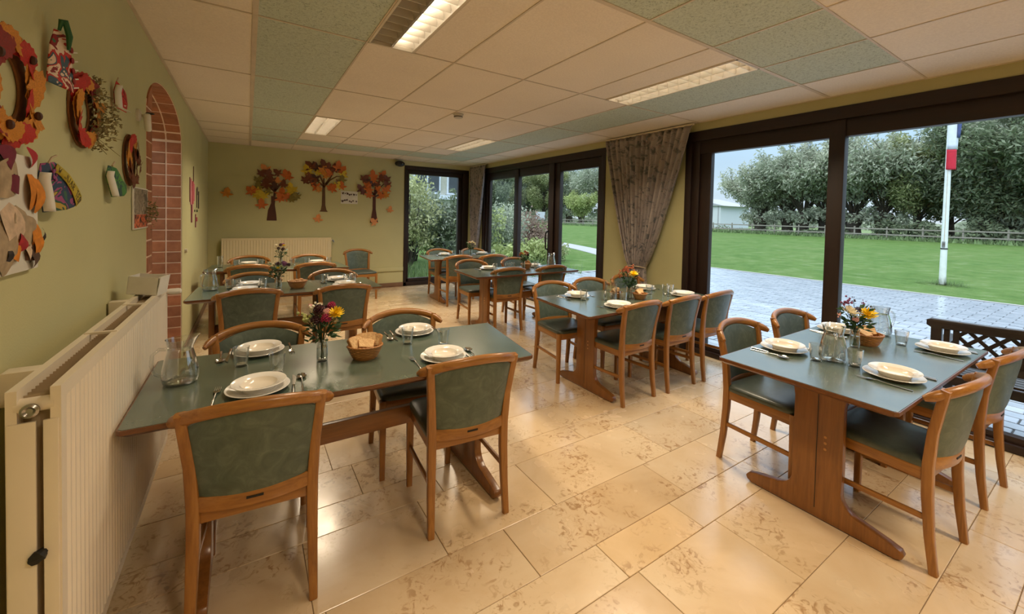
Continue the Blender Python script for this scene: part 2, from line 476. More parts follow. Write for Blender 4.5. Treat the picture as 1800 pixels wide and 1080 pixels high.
# outdoors
def m_lawn():
    t = NT('lawn_grass'); v = t.coords((1, 1, 1), rand=False)
    a = t.noise(v, 0.28, 4, 0.6); b = t.noise(v, 14, 4, 0.7); d = t.noise(v, 1.8, 3, 0.6)
    c = t.ramp(a, [(0.3, (0.062, 0.130, 0.020, 1)), (0.52, (0.105, 0.180, 0.036, 1)), (0.72, (0.170, 0.215, 0.075, 1))])
    c = t.mix(0.5, c, t.ramp(d, [(0.35, (0.045, 0.100, 0.014, 1)), (0.58, (0.145, 0.215, 0.065, 1)), (0.68, (0.26, 0.30, 0.17, 1))]))
    c = t.mix(0.4, c, t.ramp(b, [(0.3, (0.020, 0.062, 0.010, 1)), (0.7, (0.095, 0.20, 0.055, 1))]))
    return t.bsdf(c, 0.9, spec=0.15, normal=t.bump(b, 0.7, 0.05))
M_LAWN = m_lawn()
M_MEADOW = plain('rough_meadow', (0.13, 0.19, 0.065, 1), 0.9, var=0.3, scale=0.3)
M_TUFT = plain('rough_grass_blade', (0.13, 0.20, 0.08, 1), 0.8, var=0.35, scale=2)
def m_paver():
    t = NT('blue_grey_paver'); v = t.coords(); oi = t.n('ShaderNodeObjectInfo')
    g = t.noise(t.coords(rand=False, kind='Object'), 40, 3); h = t.noise(t.coords(rand=False), 4.5, 2)
    c = t.ramp(h, [(0.3, (0.36, 0.41, 0.48, 1)), (0.7, (0.48, 0.53, 0.61, 1))])
    c = t.mix(1.0, c, t.ramp(oi.outputs['Random'], [(0, (0.85, 0.85, 0.85, 1)), (1, (1.1, 1.1, 1.12, 1))]), 'MULTIPLY')
    return t.bsdf(c, 0.2, spec=0.6, normal=t.bump(g, 0.15, 0.003))
M_PAVER = m_paver()
M_JOINT = plain('paver_joint_sand', (0.05, 0.055, 0.06, 1), 0.7)
M_KERB = plain('concrete_kerb', (0.34, 0.35, 0.35, 1), 0.7)
M_PATH = plain('pale_concrete_path', (0.33, 0.345, 0.36, 1), 0.6)
M_BARK = plain('willow_bark', (0.055, 0.045, 0.035, 1), 0.9, var=0.4, scale=3)
def m_leaf(name, col, var=0.35):
    t = NT(name); v = t.coords((1, 1, 1))
    f = t.noise(v, 0.55, 3); g = t.noise(v, 6, 2)
    a = tuple(c * (1 - var) for c in col[:3]) + (1,); b = tuple(c * (1 + var) for c in col[:3]) + (1,)
    c = t.mix(0.4, t.ramp(f, [(0.3, a), (0.7, b)]), t.ramp(g, [(0.3, a), (0.7, b)]))
    d = t.n('ShaderNodeBsdfDiffuse'); t.l(c, d.inputs[0])
    tl = t.n('ShaderNodeBsdfTranslucent'); t.l(c, tl.inputs[0])
    gl = t.n('ShaderNodeBsdfGlossy'); gl.inputs['Roughness'].default_value = 0.45
    m1 = t.n('ShaderNodeMixShader'); m1.inputs[0].default_value = 0.3
    t.l(d.outputs[0], m1.inputs[1]); t.l(tl.outputs[0], m1.inputs[2])
    m2 = t.n('ShaderNodeMixShader'); m2.inputs[0].default_value = 0.04
    t.l(m1.outputs[0], m2.inputs[1]); t.l(gl.outputs[0], m2.inputs[2])
    t.l(m2.outputs[0], t.out.inputs[0]); return t.m
M_WILLOW = m_leaf('silvery_willow_leaf', (0.42, 0.455, 0.35, 1))
M_WILLOW2 = m_leaf('grey_green_leaf', (0.34, 0.385, 0.29, 1))
M_OAK = m_leaf('olive_leaf', (0.28, 0.32, 0.15, 1))
M_DKLEAF = m_leaf('deep_green_leaf', (0.17, 0.215, 0.13, 1))
M_LIME = m_leaf('lime_leaf', (0.40, 0.47, 0.19, 1))
M_YLEAF = m_leaf('yellow_green_leaf', (0.36, 0.39, 0.19, 1))
M_RUST = m_leaf('rusty_shrub_leaf', (0.27, 0.19, 0.15, 1))
M_PLANT = m_leaf('bouquet_leaf', (0.045, 0.095, 0.035, 1))
M_POLE = plain('white_pole_paint', (0.70, 0.76, 0.76, 1), 0.35)
M_FRED = plain('flag_red', srgb(190, 30, 55), 0.7); M_FWHT = plain('flag_white', (0.62, 0.68, 0.78, 1), 0.7); M_FBLU = plain('flag_blue', srgb(70, 85, 135), 0.7)
M_BARN = plain('pale_sheet_cladding', (0.55, 0.60, 0.66, 1), 0.6, var=0.04)
M_ROOF = plain('grey_roof_sheet', (0.34, 0.36, 0.40, 1), 0.6)
M_HOUSE = plain('pale_brick_house', (0.42, 0.42, 0.36, 1), 0.8)
M_DKGLASS = plain('dark_house_window', (0.05, 0.06, 0.07, 1), 0.1)

# ------------------------------------------------------------------ room dimensions
XR, YB, H, YF = 4.733, 8.157, 2.552, -3.0
GX = [0.0, 0.567, 1.167, 1.767, 2.367, 2.967, 3.567, 4.167, XR]
ROW = lambda r: 2.71 + 1.2 * r
ZO = -0.1                     # ground level outdoors

# ---- floor
floor = MB().box(0.0, XR, YF, YB, -0.12, -0.004).build('floor', M_GROUT, smooth=0); tag(floor, kind='structure')
floor['label'] = 'cream limestone floor laid in courses of varied slabs'
ys = [1.10]; pat = [0.195, 0.295, 0.39]
k = 0; y = 1.10
while y < YB:
    y += pat[k % 3]; ys.append(min(y, YB)); k += 1
y = 1.10; k = 2; low = []
while y > YF:
    y -= pat[k % 3]; low.append(max(y, YF)); k -= 1
ys = sorted(set([round(a, 4) for a in low + ys]))
KNOWN = {1.295: [1.552, 2.538, 3.059], 1.59: [1.274, 1.876], 1.1: [1.862, 2.384], 0.71: [1.915, 2.476], 0.41: [2.205, 2.874], 0.215: [3.015], 1.98: [1.42]}
fr = random.Random(3)
for i in range(len(ys) - 1):
    y0, y1 = ys[i], ys[i + 1]
    if y1 < -0.6: 
        lens = (1.2, 1.6)
    else:
        lens = (0.45, 1.05)
    cuts = None
    for kk, c in KNOWN.items():
        if abs(kk - y0) < 0.02: cuts = list(c)
    xs = cuts[:] if cuts else [fr.uniform(0.2, 0.9)]
    while xs[0] > 0.35: xs.insert(0, max(0.0, xs[0] - fr.uniform(*lens)))
    while xs[-1] < XR - 0.35: xs.append(min(XR, xs[-1] + fr.uniform(*lens)))
    xs[0] = 0.0; xs[-1] = XR
    for a, b in zip(xs[:-1], xs[1:]):
        g = 0.0013; lx, ly = (b - a) / 2 - g, (y1 - y0) / 2 - g
        me = MB().prism([(-lx, -ly), (lx, -ly), (lx, ly), (-lx, ly)], 'z', -0.018, 0.0).mesh('stone_tile', M_STONE, smooth=0, bevel=0.0016, seg=1)
        link('stone_tile', me, floor, ((a + b) / 2, (y0 + y1) / 2, fr.uniform(-0.0005, 0.0)))

# ---- ceiling
ceiling = MB().box(-0.5, XR + 0.2, YF - 0.2, YB + 0.2, 2.72, 2.82).build('ceiling', M_SLAB, smooth=0); tag(ceiling, kind='structure')
ceiling['label'] = 'suspended ceiling of cream and green mineral tiles'
tees = MB()
ylo, yhi = ROW(-1.5), ROW(3.5)
rows = [YF] + [ROW(r) for r in (-4.5, -3.5, -2.5, -1.5, -1, 0, 1, 2, 3, 3.5, 4)] + [YB]
rows[1:5] = [ROW(-4.5), ROW(-3.5), ROW(-2.5), ROW(-1.5)]
tw = 0.006
for x in GX[1:-1]:
    wd = 0.014 if abs(x - 0.567) < 0.01 else tw
    tees.box(x - wd, x + wd, YF, YB, H, H + 0.004)
for yy in rows[1:-1]:
    wd = 0.013 if abs(yy - ROW(-1)) < 0.01 else tw
    tees.box(0, XR, yy - wd, yy + wd, H - 0.0004, H + 0.0036)
for (a, b, c, d) in ((0, 0.018, YF, YB), (XR - 0.018, XR, YF, YB), (0, XR, YB - 0.018, YB), (0, XR, YF, YF + 0.018)):
    tees.box(a, b, c, d, H - 0.0002, H + 0.004)
LIGHTS = {(2, -1): 0, (2, 2): 0, (5, -1): 1, (5, 2): 1, (2, -3.5): 0, (5, -3.5): 1}   # (column, row) -> side
for x0 in (1.467, 3.267):
    for r in (-1, 2, -3.5): tees.box(x0 - tw, x0 + tw, ROW(r), ROW(r + 1), H, H + 0.004)
tees.build('ceiling_grid', M_TEE, ceiling, smooth=0)
tile_cache = {}
def ctile(x0, x1, y0, y1, green):
    key = (round(x1 - x0, 3), round(y1 - y0, 3), green)
    if key not in tile_cache:
        lx, ly = (x1 - x0) / 2 - 0.002, (y1 - y0) / 2 - 0.002
        tile_cache[key] = MB().box(-lx, lx, -ly, ly, 0, 0.012).mesh('ceiling_tile', M_GTILE if green else M_CTILE, smooth=0)
    link('ceiling_tile', tile_cache[key], ceiling, ((x0 + x1) / 2, (y0 + y1) / 2, H + 0.0042))
rr = [-4.5, -3.5, -2.5, -1.5, -1, 0, 1, 2, 3, 3.5, 4, None]
for ci in range(8):
    for ri in range(len(rows) - 1):
        y0, y1 = rows[ri], rows[ri + 1]
        if y1 - y0 < 0.02: continue
        x0, x1 = GX[ci], GX[ci + 1]
        ym = (y0 + y1) / 2
        green = (ylo - 0.01 < ym < yhi + 0.6) and (ci in (1, 6) or ((ylo < ym < ROW(-1) or yhi < ym < ROW(4)) and 1 <= ci <= 6))
        hit = None
        for (lc, lr), side in LIGHTS.items():
            if lc == ci and abs(ROW(lr) - y0) < 0.02: hit = side
        if hit == 0: x0 = 1.467
        if hit == 1: x1 = 3.267
        ctile(x0, x1, y0, y1, green)

# ---- left wall with brick arch
ARC, ARH, ARS, ARTOP = 4.25, 0.84, 2.11, 0.29    # centre y, half width, spring height, rise
def arch_z(yy, extra=0.0):
    q = (yy - ARC) / (ARH + extra)
    return ARS + (ARTOP + extra) * math.sqrt(max(0.0, 1 - q * q))
wl = MB()
wl.box(-0.15, 0, YF - 0.2, ARC - ARH, -0.1, 2.72)
wl.box(-0.15, 0, ARC + ARH, YB + 0.2, -0.1, 2.72)
n = 32
for i in range(n):
    t0, t1 = PI - PI * i / n, PI - PI * (i + 1) / n
    ya, yb = ARC + ARH * math.cos(t0), ARC + ARH * math.cos(t1)
    za, zb = arch_z(ya), arch_z(yb)
    wl.add([(0, ya, za), (0, yb, zb), (0, yb, 2.72), (0, ya, 2.72), (-0.15, ya, za), (-0.15, yb, zb), (-0.15, yb, 2.72), (-0.15, ya, 2.72)],
           [(0, 1, 2, 3), (7, 6, 5, 4), (0, 4, 5, 1)])
wall_left = wl.build('wall_left', M_WALL, smooth=0, fix=False)
tag(wall_left, kind='structure')
# brick-lined reveal
RD = 0.36
mo = MB()
mo.box(-RD, -0.004, ARC + ARH - 0.002, ARC + ARH + 0.09, -0.1, ARS)
mo.box(-RD, -0.006, ARC - ARH - 0.09, ARC - ARH, -0.1, ARS)
for i in range(n):
    t0, t1 = PI - PI * i / n, PI - PI * (i + 1) / n
    p = []
    for tt, ex in ((t0, -0.002), (t1, -0.002), (t1, 0.08), (t0, 0.08)):
        p.append((ARC + (ARH + ex) * math.cos(tt), ARS + (ARTOP + ex) * math.sin(tt)))
    mo.prism(p, 'x', -RD, -0.006)
mo.build('mortar_bed', M_MORTAR, wall_left, smooth=0)
BH, BW = ARS / 20, 0.116
bmesh_ = MB().box(-BW / 2 + 0.005, BW / 2 - 0.005, -0.012, 0.012, -BH / 2 + 0.005, BH / 2 - 0.005).mesh('brick', M_BRICK, smooth=0, bevel=0.003, seg=1)
for j in range(20):
    z = BH * (j + 0.5)
    for cix in range(3):
        xx = -0.004 - BW * (cix + 0.5)
        for sgn in (1, -1):
            link('brick', bmesh_, wall_left, (xx, ARC + sgn * (ARH + 0.005), z), (0, 0, 0))
# soffit voussoirs
L = 0; pts = []
for i in range(201):
    tt = PI * i / 200
    pts.append((ARC + ARH * math.cos(tt), ARS + ARTOP * math.sin(tt)))
cum = [0]
for i in range(200): cum.append(cum[-1] + math.hypot(pts[i + 1][0] - pts[i][0], pts[i + 1][1] - pts[i][1]))
nb = 19
for b in range(nb):
    s = cum[-1] * (b + 0.5) / nb
    i = max(q for q in range(200) if cum[q] <= s)
    ty, tz = pts[i + 1][0] - pts[i][0], pts[i + 1][1] - pts[i][1]
    ang = math.atan2(tz, ty)
    for cix in range(3):
        o = link('brick', bmesh_, wall_left, (-0.004 - BW * (cix + 0.5), pts[i][0] + 0.005 * tz / math.hypot(ty, tz), pts[i][1] - 0.005 * ty / math.hypot(ty, tz)), (ang - PI / 2, 0, 0), (1, 1, cum[-1] / nb / BH))
# brick pier lining the near side of the opening, flush with the wall face
FWD = 0.165
eb = MB().box(-0.012, 0.008, -FWD / 2 + 0.005, FWD / 2 - 0.005, -BH / 2 + 0.005, BH / 2 - 0.005).mesh('brick', M_BRICK, smooth=0, bevel=0.004, seg=1)
MB().box(-RD, 0.001, ARC - ARH, ARC - ARH + FWD, 0.0, ARS + 0.05).build('mortar_strip', M_MORTAR, wall_left, smooth=0)
for j in range(20): link('brick', eb, wall_left, (-0.002, ARC - ARH + FWD / 2, BH * (j + 0.5)))
MB().prism([(ARC - ARH + 0.004, ARS + 0.006), (ARC - ARH + FWD - 0.004, ARS + 0.006), (ARC - ARH + FWD - 0.004, arch_z(ARC - ARH + FWD) - 0.006), (ARC - ARH + 0.04, arch_z(ARC - ARH + 0.04) - 0.01)], 'x', -0.02, 0.006).build('brick', M_BRICK, wall_left, smooth=0)
# recess behind the arch
tag(MB().box(-1.6, -1.5, 2.6, 6.0, -0.1, 2.72).box(-1.5, -0.15, 5.9, 6.0, -0.1, 2.72).box(-1.5, -0.15, 2.6, 2.7, -0.1, 2.72).build('wall_passage', M_WALL, smooth=0), kind='structure')
tag(MB().box(-1.5, 0, 2.7, 5.9, -0.12, -0.002).build('floor_passage', M_STONE, smooth=0), kind='structure')

# ---- back, front and right walls
wb = MB()
wb.box(-0.15, 3.195, YB, YB + 0.2, -0.1, 2.72)
wb.box(4.64, XR + 0.12, YB, YB + 0.2, -0.1, 2.72)
wb.box(3.195, 4.64, YB, YB + 0.2, 2.455, 2.72)
wb.box(3.195, 4.64, YB, YB + 0.2, -0.1, 0.0)
wall_back = wb.build('wall_back', M_WALL, smooth=0); tag(wall_back, kind='structure')
wall_front = MB().box(-0.15, XR + 0.12, YF - 0.2, YF, -0.1, 2.72).build('wall_front', M_WALL, smooth=0); tag(wall_front, kind='structure')
W1A, W1B, W2A, W2B = -1.0, 2.868, 4.113, 7.66
wr = MB()
wr.box(XR, XR + 0.2, YF - 0.2, W1A, -0.1, 2.72)
wr.box(XR, XR + 0.2, W1B, W2A, -0.1, 2.72)
wr.box(XR, XR + 0.2, W2B, YB, -0.1, 2.72)
wr.box(XR, XR + 0.2, W1A, W1B, 2.462, 2.72)
wr.box(XR, XR + 0.2, W2A, W2B, 2.462, 2.72)
wr.box(XR, XR + 0.2, W1A, W1B, -0.1, -0.001)
wr.box(XR, XR + 0.2, W2A, W2B, -0.1, -0.001)
wall_right = wr.build('wall_right', M_WALL2, smooth=0); tag(wall_right, kind='structure')

# ---- windows on the right wall
def window_right(name, ya, yb, panes, mull, glass_z=(0.10, 2.215), label=None):
    wroot = empty(name); tag(wroot, label, None, None, 'structure')
    x0 = XR - 0.012
    def bar(nm, y0, y1, z0, z1, xa, xb, up):
        MB().box(xa, xb, y0, y1, z0, z1).build(nm, M_FRAMEZ if up else M_FRAMEY, wroot, bevel=0.006, smooth=35)
    # head in two steps, sill, jambs in three steps
    bar('frame_head', ya, yb, 2.355, 2.462, x0, XR + 0.10, False)
    bar('frame_head', ya + 0.05, yb - 0.05, glass_z[1] - 0.005, 2.36, x0 + 0.035, XR + 0.10, False)
    bar('frame_sill', ya, yb, 0.0, 0.055, x0 + 0.01, XR + 0.12, False)
    bar('frame_sill', ya + 0.05, yb - 0.05, 0.05, glass_z[0], x0 + 0.04, XR + 0.10, False)
    for s_, yy in ((1, ya), (-1, yb)):
        a, b = sorted((yy, yy + s_ * 0.075)); bar('frame_jamb', a, b, 0.0, 2.36, x0, XR + 0.10, True)
        a, b = sorted((yy + s_ * 0.07, yy + s_ * 0.16)); bar('frame_jamb', a, b, 0.05, 2.36, x0 + 0.028, XR + 0.10, True)
        e = panes[0][0] if s_ > 0 else panes[-1][1]
        a, b = sorted((yy + s_ * 0.155, e))
        if b - a > 0.01: bar('frame_jamb', a, b, 0.055, 2.3, x0 + 0.05, XR + 0.10, True)
    for (a, b, proud) in mull:
        bar('mullion', a, b, 0.05, 2.36, x0 + proud, XR + 0.09, True)
    for (a, b) in panes:
        MB().box(XR + 0.052, XR + 0.058, a - 0.008, b + 0.008, glass_z[0] - 0.01, glass_z[1] + 0.005).build('window_pane', M_PANE, wroot, smooth=0)
    return wroot
w1 = window_right('window_1', W1A, W1B, [(-0.75, 0.21), (0.33, 1.392), (1.506, 2.585)], [(1.392, 1.506, 0.02), (0.21, 0.33, 0.02)], label='wide dark-framed glass doors onto the paved patio')
w2 = window_right('window_2', W2A, W2B, [(4.165, 5.128), (5.385, 6.32), (6.455, 7.43)], [(5.128, 5.26, 0.03), (5.25, 5.385, 0.0), (6.32, 6.455, 0.02)], label='dark-framed sliding doors between the two curtains')
# sliding-door handle
hb = MB(); hb.rod([(XR - 0.012, 5.37, 0.93), (XR - 0.055, 5.37, 0.95), (XR - 0.06, 5.37, 1.0), (XR - 0.06, 5.37, 1.17), (XR - 0.055, 5.37, 1.22), (XR - 0.012, 5.37, 1.24)], 0.013, 8, (0, 1, 0))
hb.build('door_handle', M_BLACK, w2)
# back window
w3 = tag(empty('window_3'), 'narrow dark-framed corner window facing the shrubs', None, None, 'structure')
def barb(nm, xa, xb, z0, z1, y0, up): MB().box(xa, xb, y0, YB + 0.10, z0, z1).build(nm, M_FRAMEZ if up else M_FRAMEY, w3, bevel=0.006)
barb('frame_head', 3.195, 4.64, 2.375, 2.455, YB - 0.012, False); barb('frame_head', 3.25, 4.6, 2.29, 2.38, YB + 0.02, False)
barb('frame_sill', 3.195, 4.64, 0.0, 0.08, YB - 0.012, False); barb('frame_sill', 3.25, 4.6, 0.075, 0.15, YB + 0.02, False)
barb('frame_jamb', 3.195, 3.26, 0.0, 2.38, YB - 0.012, True); barb('frame_jamb', 3.255, 3.305, 0.08, 2.3, YB + 0.02, True)
barb('frame_jamb', 4.50, 4.64, 0.0, 2.38, YB - 0.012, True); barb('frame_jamb', 4.405, 4.51, 0.08, 2.3, YB + 0.025, True)
MB().box(3.30, 4.41, YB + 0.052, YB + 0.058, 0.145, 2.295).build('window_pane', M_PANE, w3, smooth=0)
# baseboards and the conduit
tag(MB().box(0, 0.014, ARC + ARH + 0.09, YB, 0, 0.085).box(0, 0.014, YF, 3.4, 0, 0.085).build('baseboard_left', M_BASE, bevel=0.003), kind='structure')
tag(MB().box(0.014, 3.195, YB - 0.014, YB, 0, 0.085).build('baseboard_back', M_BASE, bevel=0.003), kind='structure')
tag(MB().box(XR - 0.014, XR, W1B, W2A, 0, 0.085).box(XR - 0.014, XR, W2B, YB - 0.014, 0, 0.085).build('baseboard_right', M_BASE, bevel=0.003), kind='structure')
tag(MB().box(2.1, 3.19, YB - 0.03, YB, 0.32, 0.40).build('trim_1', M_WALL, bevel=0.004), kind='structure')

# ------------------------------------------------------------------ ceiling lights
def ceiling_light(x0, y0, label, off=None):
    """trough 0.30 x 1.20 m with two rows of louvres; off = index of an unlit row"""
    t = thing('ceiling_light', label, 'light', (x0 + 0.15, y0 + 0.6, H), 0, 'recessed louvre lights in the ceiling')
    a, b = 0.146, 0.596
    f = MB()
    for (p, q, r_, s_) in ((-a, -a + 0.012, -b, b), (a - 0.012, a, -b, b), (-a, a, -b, -b + 0.012), (-a, a, b - 0.012, b)): f.box(p, q, r_, s_, -0.003, 0.02)
    f.build('light_frame', M_FRAMEW, t, smooth=0)
    h = MB()
    for (p, q, r_, s_, u, v_) in ((-a, a, -b, b, 0.105, 0.11), (-a, -a + 0.004, -b, b, 0.0, 0.11), (a - 0.004, a, -b, b, 0.0, 0.11), (-a, a, -b, -b + 0.004, 0.0, 0.11), (-a, a, b - 0.004, b, 0.0, 0.11)): h.box(p, q, r_, s_, u, v_)
    h.build('light_housing', M_FRAMEW, t, smooth=0)
    for k, sx in enumerate((-0.07, 0.07)):
        # curved side reflectors
        rf = MB()
        for sg in (-1, 1):
            prof = [(sx + sg * 0.064, 0.0), (sx + sg * 0.060, 0.025), (sx + sg * 0.048, 0.05), (sx + sg * 0.03, 0.075), (sx + sg * 0.026, 0.09)]
            rf.grid(lambda u, v_, prof=prof: (prof[min(4, int(round(v_ * 4)))][0], -0.582 + 1.164 * u, prof[min(4, int(round(v_ * 4)))][1]), 2, 5)
        rf.build('side_reflector', M_ALU, t, fix=False)
        tb = MB().rod([(sx, -0.575, 0.075), (sx, 0.575, 0.075)], 0.013, 10, (1, 0, 0))
        tb.build('lamp_tube', M_TUBEOFF if off == k else M_TUBE, t)
        lv = MB().prism([(-0.0012, 0.0), (0.0012, 0.0), (0.006, 0.045), (-0.006, 0.045)], 'x', -0.060, 0.060).mesh('louvre_blade', M_ALU, smooth=0)
        for i in range(12):
            link('louvre_blade', lv, t, (sx, -0.53 + i * 1.06 / 11, 0.002))
        if off == k: continue
        la = bpy.data.lights.new('tube_light', 'AREA'); la.shape = 'RECTANGLE'; la.size = 0.12; la.size_y = 1.15; la.spread = math.radians(140)
        la.energy = LAMP_POWER; la.color = LAMP_COLOR
        lo = bpy.data.objects.new('tube_light', la); C.objects.link(lo); lo.parent = t; lo.location = (sx, 0, -0.004)
    return t
ceiling_light(1.167, ROW(-1), 'big recessed louvre light with one dark half, near the camera', 0)
ceiling_light(1.167, ROW(2), 'square-looking lit louvre light over the two far tables at the green wall')
ceiling_light(3.267, ROW(-1), 'long lit louvre light nearest the wide glass doors')
ceiling_light(3.267, ROW(2), 'far lit louvre light above the sliding doors side')
ceiling_light(1.167, ROW(-3.5), 'unseen louvre light added behind the camera over the radiator side')  # this and the next are unseen fixtures, added to light the room
ceiling_light(3.267, ROW(-3.5), 'unseen louvre light added behind the camera over the window side')

det = thing('smoke_detector', 'small round white smoke detector on the ceiling', 'detector', (2.425, 4.03, H))
MB().lathe([(0, 0), (0.055, 0), (0.055, -0.012), (0.046, -0.014), (0.046, -0.036), (0.04, -0.042), (0, -0.042)], 20).build('detector_body', M_PLASTIC, det)
MB().lathe([(0.0465, -0.026), (0.048, -0.028), (0.048, -0.032), (0.0465, -0.034)], 20, closed=True).build('vent_ring', M_DARK, det)

spk = thing('wall_speaker', 'small black rounded speaker high in the corner above the far window', 'speaker', (3.07, YB - 0.01, 2.465))
MB().grid(lambda u, v: (0.10 * math.cos(2 * PI * u) * math.sin(PI * (0.02 + 0.98 * v)) ** 0.7, -0.075 - 0.065 * math.cos(PI * v), 0.058 * math.sin(2 * PI * u) * math.sin(PI * (0.02 + 0.98 * v)) ** 0.7), 20, 10, True).build('speaker_body', M_BLACK, spk)
MB().box(-0.03, 0.03, -0.02, 0.01, -0.03, 0.03).build('wall_bracket', M_BLACK, spk, bevel=0.004)
MB().lathe([(0, 0), (0.012, 0), (0.012, 0.006), (0, 0.008)], 12).build('speaker_badge', M_CHROME, spk, (0.035, -0.14, 0.0), (PI / 2, 0, 0))

# ------------------------------------------------------------------ chairs
def make_chair(label):
    t = thing('dining_chair', label, 'chair', (0, 0, 0), 0, 'green dining chairs')
    sec = rrect(0.0175, 0.0165, 0.007)
    for s in (-1, 1):
        # rear leg running up as back post
        path = [(s * 0.190, -0.222, 0.0), (s * 0.187, -0.203, 0.15), (s * 0.184, -0.190, 0.32), (s * 0.184, -0.188, 0.45), (s * 0.191, -0.200, 0.60), (s * 0.203, -0.222, 0.72), (s * 0.211, -0.238, 0.798)]
        MB().tube(path, sec, (1, 0, 0), [0.86, 0.98, 1.12, 1.15, 1.05, 1.0, 0.95]).build('leg', M_WOODZ, t)
        MB().tube([(s * 0.188, 0.188, 0.0), (s * 0.188, 0.188, 0.25), (s * 0.188, 0.186, 0.44)], sec, (1, 0, 0), [0.85, 1.0, 1.08]).build('leg', M_WOODZ, t)
        MB().box(s * 0.186 - 0.010, s * 0.186 + 0.010, -0.19, 0.182, 0.385, 0.440).build('seat_rail', M_WOODY, t, bevel=0.003)
        MB().tube([(s * 0.187, -0.196, 0.225), (s * 0.188, 0.188, 0.215)], rrect(0.007, 0.013, 0.004), (1, 0, 0)).build('stretcher', M_WOODY, t)
    MB().box(-0.186, 0.186, 0.178, 0.198, 0.385, 0.440).build('seat_rail', M_WOODX, t, bevel=0.003)
    MB().box(-0.182, 0.182, -0.192, -0.176, 0.385, 0.430).build('seat_rail', M_WOODX, t, bevel=0.003)
    # cushion
    def cush(u, v):
        a = 2 * PI * u
        ca, sa = math.cos(a), math.sin(a)
        ex = 0.22
        cx = math.copysign(abs(ca) ** ex, ca); cy = math.copysign(abs(sa) ** ex, sa)
        prof = [(0.985, 0.436), (1.0, 0.443), (1.0, 0.455), (0.985, 0.464), (0.94, 0.470), (0.75, 0.476), (0.4, 0.480), (0.0, 0.481)]
        r, z = prof[min(7, int(round(v * 7)))]
        return (0.203 * r * cx, -0.002 + 0.205 * r * cy, z)
    MB().grid(cush, 40, 8, True).build('seat', M_SEAT, t, smooth=60)
    # bowed bottom back rail with its grip slot
    n = 11
    br = [(0.184 * q, -0.188 - 0.036 * (1 - q * q), 0.4585) for q in [-1 + 2 * i / (n - 1) for i in range(n)]]
    rail = MB().tube(br, rrect(0.0275, 0.010, 0.004), (0, 0, 1)).build('back_rail', M_WOODX, t)
    MB().box(-0.026, 0.026, -0.236, -0.228, 0.458, 0.466).build('grip_slot', M_DARK, rail, smooth=0)
    # padded back
    def back(side):
        def fn(u, v):
            q = -1 + 2 * u
            z0, z1 = 0.482, 0.800 - 0.050 * abs(q) ** 2.2
            z = z0 + (z1 - z0) * v
            hw = 0.168 + 0.030 * v ** 1.3
            yc = -0.190 - 0.040 * v - 0.002 - (0.036 + 0.012 * v) * (1 - q * q)
            edge = min(1.0, 6 * min(u, 1 - u) + 0.0, 6 * min(v + 0.02, 1.02 - v))
            th = 0.0035 + 0.0095 * max(0.0, edge) ** 0.5
            return (hw * q, yc + side * th, z)
        return fn
    nu, nv = 17, 13
    A = back(-1); B = back(1)
    mb = MB().grid(A, nu, nv)
    off = len(mb.v)
    mb.grid(B, nu, nv)
    border = [i for i in range(nu)] + [j * nu + nu - 1 for j in range(1, nv)] + [(nv - 1) * nu + i for i in range(nu - 2, -1, -1)] + [j * nu for j in range(nv - 2, 0, -1)]
    for i in range(len(border)):
        a, b = border[i], border[(i + 1) % len(border)]
        mb.f.append((a, b, b + off, a + off))
    mb.build('backrest', M_VINYL, t, smooth=50)
    # arched, wrapped top rail with rounded ends
    n = 25; path = []; scl = []
    for i in range(n):
        q = -1 + 2 * i / (n - 1)
        a = q * math.radians(68)
        x = 0.250 * math.sin(a) / math.sin(math.radians(68))
        y = -0.292 + 0.112 * abs(q) ** 2.1
        z = 0.815 - 0.066 * abs(q) ** 2.0
        path.append((x, y, z))
        e = 1 - abs(q)
        scl.append(0.55 if i in (0, n - 1) else (0.9 if i in (1, n - 2) else 1.0))
    MB().tube(path, ellipse(0.0225, 0.0165, 12), (0, 0, 1), scl).build('top_rail', M_WOODX, t, smooth=60)
    return t

